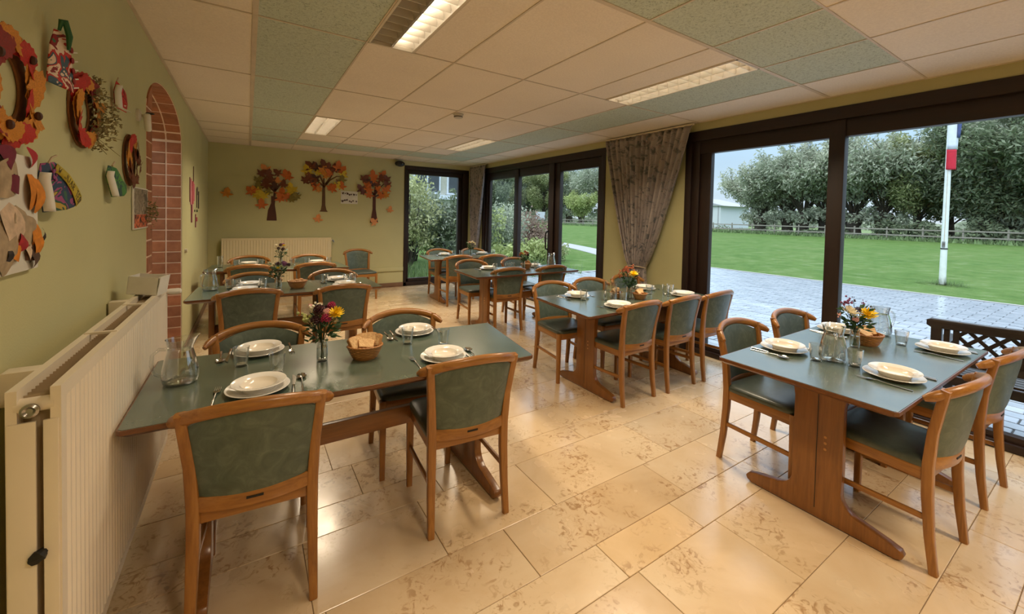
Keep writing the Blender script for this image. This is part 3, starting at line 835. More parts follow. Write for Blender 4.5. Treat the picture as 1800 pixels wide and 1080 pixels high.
CH = [  # centre x, rear-leg line y, facing (+1 away from camera), rotation in degrees, label
 ('T1', 0.565, 1.700, 1, -5, 'green dining chair in front, its back nearest the white radiator'),
 ('T1', 1.432, 1.705, 1, -5, 'green dining chair at the aisle corner of the table against the white radiator'),
 ('T1', 0.60, 2.66, -1, -1, 'green dining chair behind the flower vase end of the radiator table, by the wall'),
 ('T1', 1.395, 2.62, -1, -6, 'green dining chair behind the bread basket of the radiator table, aisle side'),
 ('TL2', 0.55, 4.02, 1, 3, 'green dining chair with its back to the radiator table, by the brick arch'),
 ('TL2', 1.28, 3.94, 1, 1, 'green dining chair with its back to the radiator table, on the aisle'),
 ('TL2', 0.59, 4.92, -1, -3, 'green dining chair beyond the table past the brick arch, wall side'),
 ('TL2', 1.34, 4.88, -1, -5, 'green dining chair beyond the table past the brick arch, aisle side'),
 ('TL3', 0.56, 5.80, 1, 2, 'green dining chair in front of the table by the back radiator, wall side'),
 ('TL3', 1.28, 5.78, 1, 2, 'green dining chair in front of the table by the back radiator, aisle side'),
 ('TL3', 0.56, 6.80, -1, 2, 'green dining chair backing on the far radiator, wall side'),
 ('TL3', 1.31, 6.76, -1, -3, 'green dining chair backing on the far radiator, aisle side'),
 ('W', 2.17, 7.52, -1, 6, 'lone green dining chair against the back wall beside the radiator'),
 ('R1', 3.163, 0.430, 1, -4, 'green dining chair at the aisle end in front of the table by the garden bench'),
 ('R1', 3.968, 0.405, 1, -3, 'green dining chair closest to the dark garden bench'),
 ('R1', 3.21, 1.380, -1, -2, 'green dining chair at the aisle end behind the table by the garden bench'),
 ('R1', 3.87, 1.365, -1, -4, 'green dining chair close to the window post behind the table by the garden bench'),
 ('R2', 3.195, 2.178, 1, 1, 'green dining chair in front of the curtain table, first from the aisle'),
 ('R2', 3.732, 2.165, 1, 1, 'green dining chair in front of the curtain table, middle of three'),
 ('R2', 4.245, 2.160, 1, 1, 'green dining chair in front of the curtain table, beside the glass door'),
 ('R2', 3.085, 3.160, -1, -6, 'green dining chair behind the curtain table, at its aisle corner'),
 ('R2', 3.61, 3.18, -1, -2, 'green dining chair behind the curtain table, middle of three'),
 ('R2', 4.19, 3.20, -1, -2, 'green dining chair under the tied-back curtain'),
 ('R3', 3.33, 4.36, 1, -3, 'green dining chair in front of the sliding door table, aisle side'),
 ('R3', 4.02, 4.36, 1, -2, 'green dining chair in front of the sliding door table, window side'),
 ('R3', 3.24, 5.24, -1, -4, 'green dining chair behind the sliding door table, at its aisle corner'),
 ('R3', 4.02, 5.28, -1, -6, 'green dining chair behind the bread basket of the sliding door table'),
 ('R4', 3.42, 6.02, 1, -4, 'green dining chair in front of the corner window table, aisle side'),
 ('R4', 4.02, 5.95, 1, -6, 'green dining chair in front of the corner window table, window side'),
 ('R4', 3.55, 7.15, -1, -4, 'green dining chair against the far corner window'),
 ('R4', 4.25, 7.15, -1, -3, 'green dining chair beside the far curtain'),
]
proto = make_chair('x')
for i, (tb, cx, ry, fc, rot, lab) in enumerate(CH):
    rz = math.radians(rot) + (0 if fc > 0 else PI)
    # place so that the rear-leg line falls on ry
    off = Vector((0, 0.212, 0)); off.rotate(Euler((0, 0, rz)))
    loc = (cx + off.x, ry + off.y, 0)
    if i == 0:
        proto.location = loc; proto.rotation_euler = (0, 0, rz); proto['label'] = lab
    else:
        dup(proto, loc, rz, lab)

# ------------------------------------------------------------------ tables
TH = 0.75
def make_table(corners, trx, label, beam=True):
    """corners: near-left, near-right, far-right, far-left; trx: trestle x positions"""
    cx = sum(p[0] for p in corners) / 4; cy = sum(p[1] for p in corners) / 4
    t = thing('trestle_table', label, 'table', (cx, cy, 0), 0, 'green-topped trestle tables')
    loc = [(p[0] - cx, p[1] - cy) for p in corners]
    def chamfer(pts, c):
        out = []
        for i, p in enumerate(pts):
            P = Vector(p); a = Vector(pts[i - 1]) - P; b = Vector(pts[(i + 1) % 4]) - P
            out += [tuple(P + a.normalized() * c), tuple(P + b.normalized() * c)]
        return out
    ch = chamfer(loc, 0.012)
    def inset(pts, d):
        return [(x * (1 - d / max(0.05, abs(x))) , y * (1 - d / max(0.05, abs(y)))) for x, y in pts]
    low = inset(ch, 0.016); n = len(ch)
    # edge: bevelled underneath
    mb = MB()
    vs = [(x, y, 0.720) for x, y in low] + [(x, y, 0.733) for x, y in ch] + [(x, y, TH - 0.0015) for x, y in ch]
    fs = [tuple(reversed(range(n))), tuple(range(2 * n, 3 * n))]
    for L0 in (0, n):
        for i in range(n): fs.append((L0 + i, L0 + (i + 1) % n, L0 + n + (i + 1) % n, L0 + n + i))
    mb.add(vs, fs); top = mb.build('tabletop', M_EDGE, t, smooth=30)
    MB().prism(inset(ch, 0.004), 'z', TH - 0.003, TH).build('laminate', M_LAM, top, smooth=30, bevel=0.0008, seg=1)
    # trestles
    hw, fl = 0.105, 0.335
    prof = []
    prof += [(-fl + 0.03, 0.004), (fl - 0.03, 0.004)]
    prof += [(fl - 0.008, 0.014), (fl, 0.032), (fl - 0.012, 0.050), (fl - 0.05, 0.062)]
    for i in range(7):     # fillet between foot and post
        a = PI * 1.5 - (PI / 2) * i / 6
        prof.append((hw + 0.085 + 0.085 * math.cos(a), 0.17 + 0.085 * math.sin(a)))
    prof += [(hw + 0.002, 0.30), (hw, 0.58), (hw + 0.012, 0.66), (hw + 0.05, 0.71), (hw + 0.05, 0.721)]
    full = prof + [(-a, b) for a, b in reversed(prof[2:])]
    for q, x in enumerate(trx):
        lx = x - cx
        tr = MB().prism(full, 'x', -0.021, 0.021).build('trestle', M_TRES, t, (lx, 0, 0), smooth=30, bevel=0.008, seg=2)
        s = -1 if lx < 0 else 1
        MB().box(s * 0.0213 - 0.0006, s * 0.0213 + 0.0006, -0.0015, 0.0015, 0.05, 0.70).build('board_joint', M_DARK, tr, smooth=0)
        for zz in (0.36, 0.39, 0.42):
            MB().lathe([(0, 0), (0.0065, 0), (0.0065, 0.0012), (0, 0.0014)], 10).build('dowel_plug', M_PLUG, tr, (s * 0.0212, -0.035, zz), (0, s * PI / 2, 0))
        MB().box(-0.017, 0.017, -fl + 0.05, fl - 0.05, 0.0, 0.006).build('foot_gap_shade', M_DARK, tr, smooth=0)  # thin dark strip stands in for the shade in the gap underfoot
    a, b = sorted(trx)
    MB().box(a - cx + 0.02, b - cx - 0.02, -0.016, 0.016, 0.365, 0.458).build('stretcher_beam', M_BEAM, t, bevel=0.004)
    for s in (-1, 1):
        MB().box(a - cx - 0.06, b - cx + 0.06, s * 0.10 - 0.018, s * 0.10 + 0.018, 0.690, 0.721).build('top_batten', M_BEAM, t, bevel=0.003)
    return t
TABLES = {
 'T1': ([(0.180, 1.772), (1.795, 1.710), (1.905, 2.392), (0.182, 2.520)], (0.40, 1.63), 'green-topped trestle table with one end against the long white radiator'),
 'TL2': ([(0.115, 4.055), (1.668, 4.085), (1.648, 4.765), (0.150, 4.735)], (0.28, 1.42), 'green-topped trestle table just past the brick arch'),
 'TL3': ([(0.100, 5.86), (1.680, 5.72), (1.640, 6.42), (0.15, 6.58)], (0.28, 1.42), 'green-topped trestle table closest to the radiator on the back wall'),
 'R1': ([(2.640, 0.489), (4.182, 0.472), (4.062, 1.236), (2.648, 1.213)], (2.95, 3.86), 'green-topped trestle table closest to the dark garden bench'),
 'R2': ([(2.630, 2.178), (4.278, 2.250), (4.40, 2.930), (2.725, 2.962)], (3.0, 4.10), 'green-topped trestle table in front of the tied-back curtain'),
 'R3': ([(2.785, 4.21), (4.40, 4.235), (4.42, 4.92), (2.83, 4.95)], (3.10, 4.12), 'green-topped trestle table in front of the sliding doors'),
 'R4': ([(2.98, 6.16), (4.48, 6.20), (4.50, 6.90), (3.08, 6.94)], (3.28, 4.22), 'green-topped trestle table in the corner by the far window'),
}
for k, (c, tx, lab) in TABLES.items(): make_table(c, tx, lab)
TD = {'T1': 'table against the white radiator', 'TL2': 'table past the brick arch', 'TL3': 'back radiator table', 'R1': 'garden bench table',
      'R2': 'curtain table', 'R3': 'sliding door table', 'R4': 'window corner table'}
TG = {'T1': 'radiator table', 'TL2': 'arch table', 'TL3': 'back radiator table', 'R1': 'bench table', 'R2': 'curtain table', 'R3': 'sliding door table', 'R4': 'corner table'}

# ------------------------------------------------------------------ tableware
def lathe_mesh(name, mat, prof, k=32, **kw): return MB().lathe(prof, k).mesh(name, mat, **kw)
ME_PLATE = lathe_mesh('dinner_plate', M_PORC, [(0, 0.004), (0.060, 0.004), (0.062, 0.0), (0.068, 0.0), (0.070, 0.005), (0.112, 0.016), (0.1135, 0.0175), (0.112, 0.019), (0.075, 0.0095), (0.066, 0.0075), (0, 0.0075)], 48, smooth=50)
ME_SOUP = lathe_mesh('soup_plate', M_PORC, [(0, 0.003), (0.048, 0.003), (0.050, 0.0), (0.056, 0.0), (0.060, 0.008), (0.066, 0.022), (0.096, 0.030), (0.0975, 0.0315), (0.096, 0.033), (0.068, 0.0265), (0.058, 0.013), (0.048, 0.0075), (0, 0.007)], 48, smooth=50)
ME_WELL = lathe_mesh('plate_well', M_SOUP, [(0, 0.0076), (0.047, 0.0081), (0.0570, 0.0132), (0.0645, 0.0248)], 48, smooth=50, fix=False)
def fork_mesh():
    mb = MB(); sec = ellipse(0.0035, 0.0014, 8)
    mb.tube([(0, -0.100, 0.0018), (0, -0.06, 0.0022), (0, -0.01, 0.0045), (0, 0.02, 0.0075), (0, 0.037, 0.0055)], sec, (1, 0, 0), [(1.7, 1.2), (1.35, 1.2), (0.8, 1.4), (0.8, 1.5), (1.5, 1.2)])
    mb.grid(lambda u, v: ((-1 + 2 * u) * (0.006 + 0.006 * min(1, v * 2)), 0.036 + 0.024 * v, 0.0055 - 0.002 * v + 0.0008 * (2 * u - 1) ** 2), 5, 4)
    mb.grid(lambda u, v: ((-1 + 2 * u) * (0.006 + 0.006 * min(1, v * 2)), 0.036 + 0.024 * v, 0.0041 - 0.002 * v + 0.0008 * (2 * u - 1) ** 2), 5, 4)
    for i in range(4):
        x = -0.0098 + i * 0.00653
        mb.tube([(x, 0.058, 0.0030), (x, 0.078, 0.0024), (x * 0.96, 0.098, 0.0052)], rrect(0.0014, 0.0008, 0.0004), (1, 0, 0), [1.1, 1.0, 0.55])
    return mb.mesh('fork', M_STEEL, smooth=60)
def spoon_mesh():
    mb = MB(); sec = ellipse(0.0035, 0.0014, 8)
    mb.tube([(0, -0.100, 0.0018), (0, -0.06, 0.0022), (0, -0.01, 0.0045), (0, 0.025, 0.0085), (0, 0.042, 0.0080)], sec, (1, 0, 0), [(1.7, 1.2), (1.35, 1.2), (0.8, 1.4), (0.8, 1.5), (1.2, 1.2)])
    for dz in (0.0, -0.0010):
        def bowl(u, v, dz=dz):
            a = 2 * PI * u; r = v
            return (0.0195 * r * math.cos(a) * (1 - 0.12 * math.sin(a) * r), 0.066 + 0.029 * r * math.sin(a), 0.0030 + dz + 0.0062 * r * r)
        mb.grid(bowl, 20, 6, True)
    return mb.mesh('spoon', M_STEEL, smooth=60)
def knife_mesh():
    mb = MB()
    mb.tube([(0, -0.105, 0.0030), (0, -0.07, 0.0034), (0, -0.03, 0.0034), (0, -0.015, 0.0030)], ellipse(0.006, 0.0030, 8), (1, 0, 0), [(1.25, 1.0), (1.15, 1.1), (0.9, 1.0), (0.85, 0.6)])
    mb.prism([(-0.0052, -0.018), (0.0052, -0.018), (0.0078, 0.02), (0.0088, 0.06), (0.0062, 0.085), (0.0, 0.100), (-0.005, 0.102), (-0.0052, 0.03)], 'z', 0.0018, 0.0032)
    return mb.mesh('knife', M_STEEL, smooth=50)
ME_FORK, ME_SPOON, ME_KNIFE = fork_mesh(), spoon_mesh(), knife_mesh()
def tumbler_mesh():
    k = 40; mb = MB()
    prof = [(0, 0.0), (0.022, 0.0), (0.0245, 0.003), (0.0275, 0.030), (0.0305, 0.055), (0.0335, 0.090), (0.0325, 0.0905), (0.0315, 0.088), (0.0285, 0.055), (0.0255, 0.030), (0.0225, 0.012), (0, 0.010)]
    def fn(u, v):
        r, z = prof[min(len(prof) - 1, int(round(v * (len(prof) - 1))))]
        a = 2 * PI * u
        if 0.002 < z < 0.056 and r > 0.024 and v < 0.5:
            c = math.cos(((a * 10 / (2 * PI)) % 1 - 0.5) * 2 * PI / 10); r = r * (0.985 + 0.0) / max(0.9, c) * 0.995
        return (r * math.cos(a), r * math.sin(a), z)
    mb.grid(fn, k, len(prof), True)
    return mb.mesh('tumbler', M_GLASS, smooth=25)
ME_TUMB = tumbler_mesh()
ME_TALL = lathe_mesh('tall_tumbler', M_GLASS, [(0, 0), (0.026, 0), (0.028, 0.003), (0.0335, 0.140), (0.0325, 0.1405), (0.0262, 0.014), (0, 0.011)], 32)
JP = [(0, 0.0), (0.050, 0.0), (0.058, 0.006), (0.0625, 0.028), (0.0605, 0.060), (0.052, 0.105), (0.0435, 0.138), (0.0425, 0.150), (0.0475, 0.172), (0.050, 0.185)]
JI = [(0.0485, 0.1845), (0.0460, 0.171), (0.0408, 0.150), (0.0418, 0.138), (0.0500, 0.105), (0.0585, 0.060), (0.0602, 0.028), (0.056, 0.010), (0.048, 0.006), (0, 0.006)]
def jug_mesh():
    prof = JP + JI; mb = MB(); k = 36
    def fn(u, v):
        r, z = prof[min(len(prof) - 1, int(round(v * (len(prof) - 1))))]
        a = 2 * PI * u
        lip = max(0.0, (z - 0.150) / 0.035) * max(0.0, math.cos(a)) ** 8 * 0.022
        return ((r + lip) * math.cos(a), (r + lip * 0.6) * math.sin(a), z + (0.006 * max(0, math.cos(a)) ** 6 if z > 0.17 else 0))
    return mb.grid(fn, k, len(prof), True).mesh('jug_body', M_JUG, smooth=50)
ME_JUGB = jug_mesh()
ME_JUGH = MB().rod([(-0.0415, 0, 0.150), (-0.072, 0, 0.158), (-0.094, 0, 0.140), (-0.097, 0, 0.100), (-0.086, 0, 0.062), (-0.0605, 0, 0.045)], 0.0065, 10, (0, 1, 0)).mesh('jug_handle', M_JUG, smooth=50)
ME_WATER = MB().lathe([(0, 0.0065), (0.0475, 0.0065), (0.0555, 0.0105), (0.0597, 0.028), (0.0580, 0.060), (0.0495, 0.105), (0.0414, 0.137), (0, 0.137)], 32).mesh('water', M_WATER, smooth=50)
def jug(x, y, rz, label, half=False):
    t = thing('water_jug', label, 'jug', (x, y, TH), rz, 'glass water jugs')
    link('jug_body', ME_JUGB, t); link('jug_handle', ME_JUGH, t); link('water', ME_WATER, t, (0, 0, 0.0), (0, 0, 0), (1, 1, 1))
    return t
ME_CARB = MB().lathe([(0, 0), (0.050, 0), (0.056, 0.006), (0.0575, 0.03), (0.055, 0.11), (0.050, 0.150), (0.052, 0.165), (0.0505, 0.165), (0.0485, 0.150), (0.0530, 0.11), (0.0552, 0.03), (0.052, 0.009), (0, 0.007)], 36).mesh('jug_body', M_JUG, smooth=50)
def put(name, me, x, y, z, rz, label, cat, group):
    return tag(link(name, me, None, (x, y, z), (0, 0, rz)), label, cat, group)

def setting(tb, seat, x, y, fc, items='fks', rz=0.0, dx=0.0):
    """a flat plate, a soup plate on it and the cutlery; fc +1: the diner sits on the camera's side"""
    T, g = TD[tb], TG[tb]
    a = rz + (0 if fc > 0 else PI)
    put('dinner_plate', ME_PLATE, x, y, TH, a, 'flat white plate under the soup plate, %s, %s' % (seat, T), 'plate', 'flat plates on the ' + g)
    s = thing('soup_plate', 'white soup plate stacked on a flat plate, %s, %s' % (seat, T), 'plate', (x + 0.003, y - 0.004, TH + 0.0072), a, 'soup plates on the ' + g)
    link('plate_body', ME_SOUP, s); link('plate_well', ME_WELL, s)
    def loc(lx, ly):
        v = Vector((lx, ly, 0)); v.rotate(Euler((0, 0, a))); return x + v.x, y + v.y
    for ch, name, me, lx in (('f', 'fork', ME_FORK, -0.142), ('k', 'knife', ME_KNIFE, 0.126), ('s', 'spoon', ME_SPOON, 0.158)):
        if ch in items:
            px, py = loc(lx + dx, R.uniform(-0.015, 0.01))
            put(name, me, px, py, TH + 0.0006, a + R.uniform(-0.06, 0.06), 'steel %s beside the plates, %s, %s' % (name, seat, T), name, name + 's on the ' + g)
def glass(tb, where, x, y, me=None, name='tumbler'):
    lab = ('tall clear glass' if me is ME_TALL else 'clear glass tumbler') + ' %s, %s' % (where, TD[tb])
    put(name, me or ME_TUMB, x, y, TH, R.uniform(0, 6), lab, 'glass', 'tumblers on the ' + TG[tb])

FW, FA, BWL, BA = 'front wall-side seat', 'front aisle seat', 'back wall-side seat', 'back aisle seat'
setting('T1', FW, 0.575, 1.915, 1, rz=-0.04)
setting('T1', FA, 1.367, 1.895, 1, rz=-0.04)
setting('T1', BWL, 0.588, 2.420, -1, rz=-0.03)
setting('T1', BA, 1.390, 2.385, -1, rz=-0.05)
glass('T1', 'before the back wall-side plates', 0.515, 2.250); glass('T1', 'before the front wall-side plates', 0.650, 2.078)
glass('T1', 'before the back aisle plates', 1.286, 2.205); glass('T1', 'before the front aisle plates', 1.450, 2.090)
setting('TL2', FW, 0.520, 4.30, 1); setting('TL2', FA, 1.345, 4.27, 1)
setting('TL2', BWL, 0.560, 4.60, -1); setting('TL2', BA, 1.335, 4.62, -1)
glass('TL2', 'standing alone beside the jug', 0.40, 4.52); glass('TL2', 'left of the back wall-side plates', 0.455, 4.47); glass('TL2', 'right of the back wall-side plates', 0.66, 4.46)
glass('TL2', 'left of the back aisle plates', 1.195, 4.50); glass('TL2', 'right of the back aisle plates', 1.46, 4.46); glass('TL2', 'before the front aisle plates', 1.39, 4.43)
setting('TL3', BWL, 0.55, 6.42, -1); setting('TL3', BA, 1.36, 6.33, -1); setting('TL3', FW, 0.55, 6.02, 1, ''); setting('TL3', FA, 1.36, 5.98, 1, '')
glass('TL3', 'at the wall end, tallest there', 0.25, 6.25, ME_TALL, 'tall_tumbler'); glass('TL3', 'left of the back wall-side plates', 0.42, 6.28); glass('TL3', 'right of the back wall-side plates', 0.68, 6.26)
glass('TL3', 'left of the back aisle plates', 1.22, 6.20); glass('TL3', 'right of the back aisle plates', 1.50, 6.22); glass('TL3', 'near the flower vase', 1.05, 6.20)
FW, FA, BWL, BA = 'front window-side seat', 'front aisle seat', 'back window-side seat', 'back aisle seat'
setting('R1', FA, 3.115, 0.625, 1, rz=-0.03); setting('R1', FW, 3.905, 0.612, 1, rz=-0.03)
setting('R1', BA, 3.095, 1.090, -1, rz=-0.03); setting('R1', BWL, 3.865, 1.095, -1)
glass('R1', 'before the back aisle plates', 3.047, 0.915); glass('R1', 'before the front aisle plates', 3.125, 0.775); glass('R1', 'before the front window-side plates', 3.842, 0.772)
setting('R2', FA, 3.085, 2.318, 1); setting('R2', FW, 4.035, 2.375, 1); setting('R2', BA, 3.070, 2.800, -1); setting('R2', BWL, 3.985, 2.790, -1)
glass('R2', 'beside the back aisle plates', 3.015, 2.655); glass('R2', 'beside the back window-side plates', 3.805, 2.585)
glass('R2', 'of the pair by the window-side plates, aisle one', 3.955, 2.51); glass('R2', 'of the pair by the window-side plates, window one', 4.03, 2.515); glass('R2', 'before the front aisle plates', 3.27, 2.43)
setting('R3', BA, 3.27, 4.80, -1); setting('R3', FA, 3.345, 4.40, 1, 's'); setting('R3', FW, 4.06, 4.42, 1, 's'); setting('R3', BWL, 4.03, 4.79, -1)
glass('R3', 'beside the back aisle plates', 3.29, 4.655); glass('R3', 'of the pair near the vase, aisle one', 3.49, 4.66); glass('R3', 'of the pair near the vase, window one', 3.57, 4.66); glass('R3', 'beside the bread basket', 3.955, 4.64)
setting('R4', BA, 3.49, 6.78, -1); setting('R4', BWL, 4.25, 6.76, -1)
glass('R4', 'right of the back aisle plates', 3.74, 6.62); glass('R4', 'beside the back window-side plates', 4.40, 6.60); glass('R4', 'left of the vase', 3.63, 6.68)

jug(0.304, 2.155, 0.5, 'big water jug at the radiator end of the front table')
jug(0.260, 4.51, 0.8, 'water jug by the wall on the table past the brick arch')
jug(3.135, 0.872, math.radians(-155 + 180), 'water jug with a handle at the aisle end of the table by the garden bench')
jug(4.03, 0.925, math.radians(150), 'water jug behind the flowers on the table by the garden bench')
jug(4.33, 4.77, 0.4, 'water jug at the window end of the sliding door table')
t = thing('water_carafe', 'straight glass water carafe beside the bread baskets on the curtain table', 'jug', (3.235, 2.545, TH))
link('carafe_body', ME_CARB, t)
MB().lathe([(0, 0.0075), (0.0515, 0.0095), (0.0547, 0.03), (0.0530, 0.105), (0.051, 0.122), (0, 0.122)], 32).build('water', M_WATER, t)

# vases and flowers
ME_VASE = MB().lathe([(0, 0), (0.021, 0), (0.024, 0.004), (0.0255, 0.03), (0.024, 0.075), (0.0205, 0.092), (0.0235, 0.110), (0.0220, 0.110), (0.0190, 0.092), (0.0224, 0.075), (0.0235, 0.03), (0.021, 0.010), (0, 0.008)], 24).mesh('vase_body', M_JUG, smooth=50)
ME_VWATER = MB().lathe([(0, 0.0085), (0.0205, 0.0105), (0.0230, 0.03), (0.0222, 0.07), (0, 0.07)], 20).mesh('water', M_WATER)
def petal_head(kind, rng):
    mb = MB()
    if kind == 'mum':      # layered chrysanthemum
        for ring, (nn, ln, el_) in enumerate(((16, 0.026, 0.05), (14, 0.022, 0.5), (11, 0.017, 0.95), (7, 0.011, 1.3))):
            for i in range(nn):
                a = 2 * PI * (i + 0.5 * ring) / nn + rng.uniform(-0.1, 0.1); e = el_ + rng.uniform(-0.1, 0.1)
                d = Vector((math.cos(a) * math.cos(e), math.sin(a) * math.cos(e), math.sin(e))); s = Vector((-math.sin(a), math.cos(a), 0)) * 0.0035
                up = Vector((0, 0, 0.002))
                p0 = Vector((0, 0, 0)); p1 = d * ln * 0.6; p2 = d * ln + Vector((0, 0, 0.003))
                mb.add([p0 - s * 0.4, p0 + s * 0.4, p1 + s, p2 + s * 0.4 + up, p2 - s * 0.4 + up, p1 - s], [(0, 1, 2, 5), (5, 2, 3, 4)])
    elif kind == 'pom':
        for i in range(60):
            z = -0.5 + 1.5 * i / 59; a = i * 2.4; rr_ = math.sqrt(max(0, 1 - min(1, abs(z)) ** 2))
            d = Vector((rr_ * math.cos(a), rr_ * math.sin(a), z)).normalized(); s = d.cross(Vector((0.3, 0.2, 1))).normalized() * 0.005; q = d.cross(s).normalized() * 0.005
            c = d * 0.017
            mb.add([c - s, c + q + d * 0.004, c + s, c - q + d * 0.004], [(0, 1, 2, 3)])
    elif kind == 'spray':
        for i in range(9):
            a = rng.uniform(0, 6.28); h = rng.uniform(-0.012, 0.03); r_ = rng.uniform(0.0, 0.02)
            mb.ball((r_ * math.cos(a), r_ * math.sin(a), h), rng.uniform(0.004, 0.007), 6, 4)
    return mb
def m_petal(name, col): return plain(name, col, 0.6, var=0.2, scale=40)
PET = {'yellow': m_petal('yellow_petal', srgb(245, 205, 30)), 'magenta': m_petal('magenta_petal', srgb(160, 35, 80)), 'maroon': m_petal('maroon_petal', srgb(60, 12, 22)), 'white': m_petal('white_petal', srgb(240, 228, 205)),
       'cream': m_petal('cream_petal', srgb(225, 210, 165)), 'pink': m_petal('pink_petal', srgb(225, 170, 165)), 'rust': m_petal('rust_petal', srgb(165, 90, 55)), 'lilac': m_petal('lilac_petal', srgb(130, 75, 115)), 'green': m_petal('pale_green_petal', srgb(170, 175, 110))}
HEAD_CACHE = {}
def head_mesh(kind, col):
    if (kind, col) not in HEAD_CACHE:
        HEAD_CACHE[(kind, col)] = petal_head(kind, random.Random(hash((len(kind), len(col))) % 99)).mesh('flower_head', PET[col], smooth=0, fix=False)
    return HEAD_CACHE[(kind, col)]
def bouquet(x, y, heads, vlabel, blabel, seed, scale=1.0, lush=90):
    rng = random.Random(seed)
    v = thing('flower_vase', vlabel, 'vase', (x, y, TH), 0, 'small glass flower vases')
    link('vase_body', ME_VASE, v); link('water', ME_VWATER, v)
    b = thing('flower_bouquet', blabel, 'flowers', (x, y, TH), 0, 'flower bouquets on the tables')
    st = MB()
    for (kind, col, px, py, pz, size) in heads:
        px, py = px * scale, py * scale; pz = 0.10 + (pz - 0.10) * scale
        st.rod([(px * -0.12, py * -0.12, 0.014), (px * 0.10, py * 0.10, 0.10), (px * 0.55, py * 0.55, 0.10 + (pz - 0.10) * 0.6), (px, py, pz - 0.004)], 0.0016, 5)
        h = link('flower_head', head_mesh(kind, col), b, (px, py, pz), (-py * 6 + rng.uniform(-0.2, 0.2), px * 6 + rng.uniform(-0.2, 0.2), rng.uniform(0, 6)), (size * scale,) * 3)
    for i in range(8):
        a = rng.uniform(0, 6.28); r_ = rng.uniform(0.02, 0.06) * scale
        st.rod([(rng.uniform(-0.01, 0.01), rng.uniform(-0.01, 0.01), 0.012), (0.2 * r_ * math.cos(a), 0.2 * r_ * math.sin(a), 0.10), (r_ * math.cos(a), r_ * math.sin(a), 0.10 + 0.10 * scale)], 0.0013, 5)
    st.build('stems', M_PLANT, b)
    lf = MB()
    for i in range(lush):
        a = rng.uniform(0, 6.28); r_ = rng.uniform(0.008, 0.068) * scale; z = 0.105 + rng.uniform(0.0, 0.10) * scale * (0.4 + r_ / 0.07)
        c = Vector((r_ * math.cos(a), r_ * math.sin(a), z)); d = Vector((math.cos(a + rng.uniform(-0.8, 0.8)), math.sin(a + rng.uniform(-0.8, 0.8)), rng.uniform(-0.4, 1.0))).normalized()
        s = d.cross(Vector((rng.uniform(-1, 1), rng.uniform(-1, 1), 1))).normalized(); ln = rng.uniform(0.026, 0.052) * scale
        lf.add([c, c + d * ln * 0.5 + s * ln * 0.24, c + d * ln, c + d * ln * 0.5 - s * ln * 0.24 + Vector((0, 0, 0.003))], [(0, 1, 2, 3)])
    o = lf.build('leaves', M_PLANT, b, smooth=0, fix=False); o['kind'] = 'stuff'
    return b
# vase heads: right of picture is roughly (+0.84, -0.54)
def rt(u, v):   # u to picture right, v away from camera
    return (0.84 * u + 0.54 * v, -0.54 * u + 0.84 * v)
def hd(kind, col, u, v, z, s): a, b = rt(u, v); return (kind, col, a, b, z, s)
bouquet(0.843, 2.143, [hd('mum', 'yellow', 0.070, -0.01, 0.235, 1.5), hd('pom', 'magenta', 0.030, -0.03, 0.215, 1.3), hd('pom', 'pink', 0.028, -0.02, 0.245, 0.9), hd('pom', 'maroon', -0.012, -0.01, 0.25, 1.4), hd('pom', 'maroon', -0.02, -0.03, 0.205, 1.2),
    hd('pom', 'magenta', 0.03, 0.03, 0.265, 1.0), hd('mum', 'white', -0.014, 0.0, 0.272, 0.62), hd('spray', 'white', -0.045, 0.0, 0.25, 1.3), hd('spray', 'green', -0.065, -0.02, 0.205, 1.7), hd('spray', 'cream', -0.055, 0.01, 0.18, 1.8), hd('pom', 'pink', -0.07, 0.02, 0.262, 0.55), hd('mum', 'cream', 0.06, -0.01, 0.20, 0.8), hd('pom', 'maroon', 0.0, 0.04, 0.24, 1.2)],
    'small glass vase beside the bread basket, table against the white radiator', 'bouquet of yellow, magenta and maroon flowers on the table against the white radiator', 1, 1.0)
bouquet(0.784, 4.385, [hd('spray', 'cream', -0.06, 0.0, 0.20, 1.6), hd('spray', 'cream', -0.045, 0, 0.22, 1.3), hd('mum', 'yellow', 0.0, -0.02, 0.185, 1.0), hd('mum', 'green', 0.03, -0.02, 0.20, 0.9), hd('pom', 'maroon', -0.01, 0.0, 0.225, 1.1), hd('pom', 'lilac', 0.06, 0.0, 0.225, 1.2), hd('pom', 'maroon', 0.09, 0.0, 0.22, 0.9), hd('pom', 'lilac', 0.035, 0.02, 0.235, 1.0)],
    'small glass vase on the table past the brick arch', 'bouquet of pale yellow and purple flowers on the table past the brick arch', 2, 1.0)
bouquet(0.905, 6.15, [hd('mum', 'yellow', 0.045, -0.01, 0.265, 1.1), hd('mum', 'white', -0.06, 0, 0.265, 1.1), hd('pom', 'maroon', 0.0, 0, 0.275, 1.2), hd('pom', 'maroon', -0.03, 0.0, 0.23, 1.1), hd('pom', 'maroon', 0.03, 0, 0.22, 1.2), hd('pom', 'lilac', 0.02, 0.02, 0.285, 0.8)],
    'small glass vase on the table by the back wall radiator', 'dark bouquet with one yellow and one white flower, before the back radiator', 3, 1.0, 60)
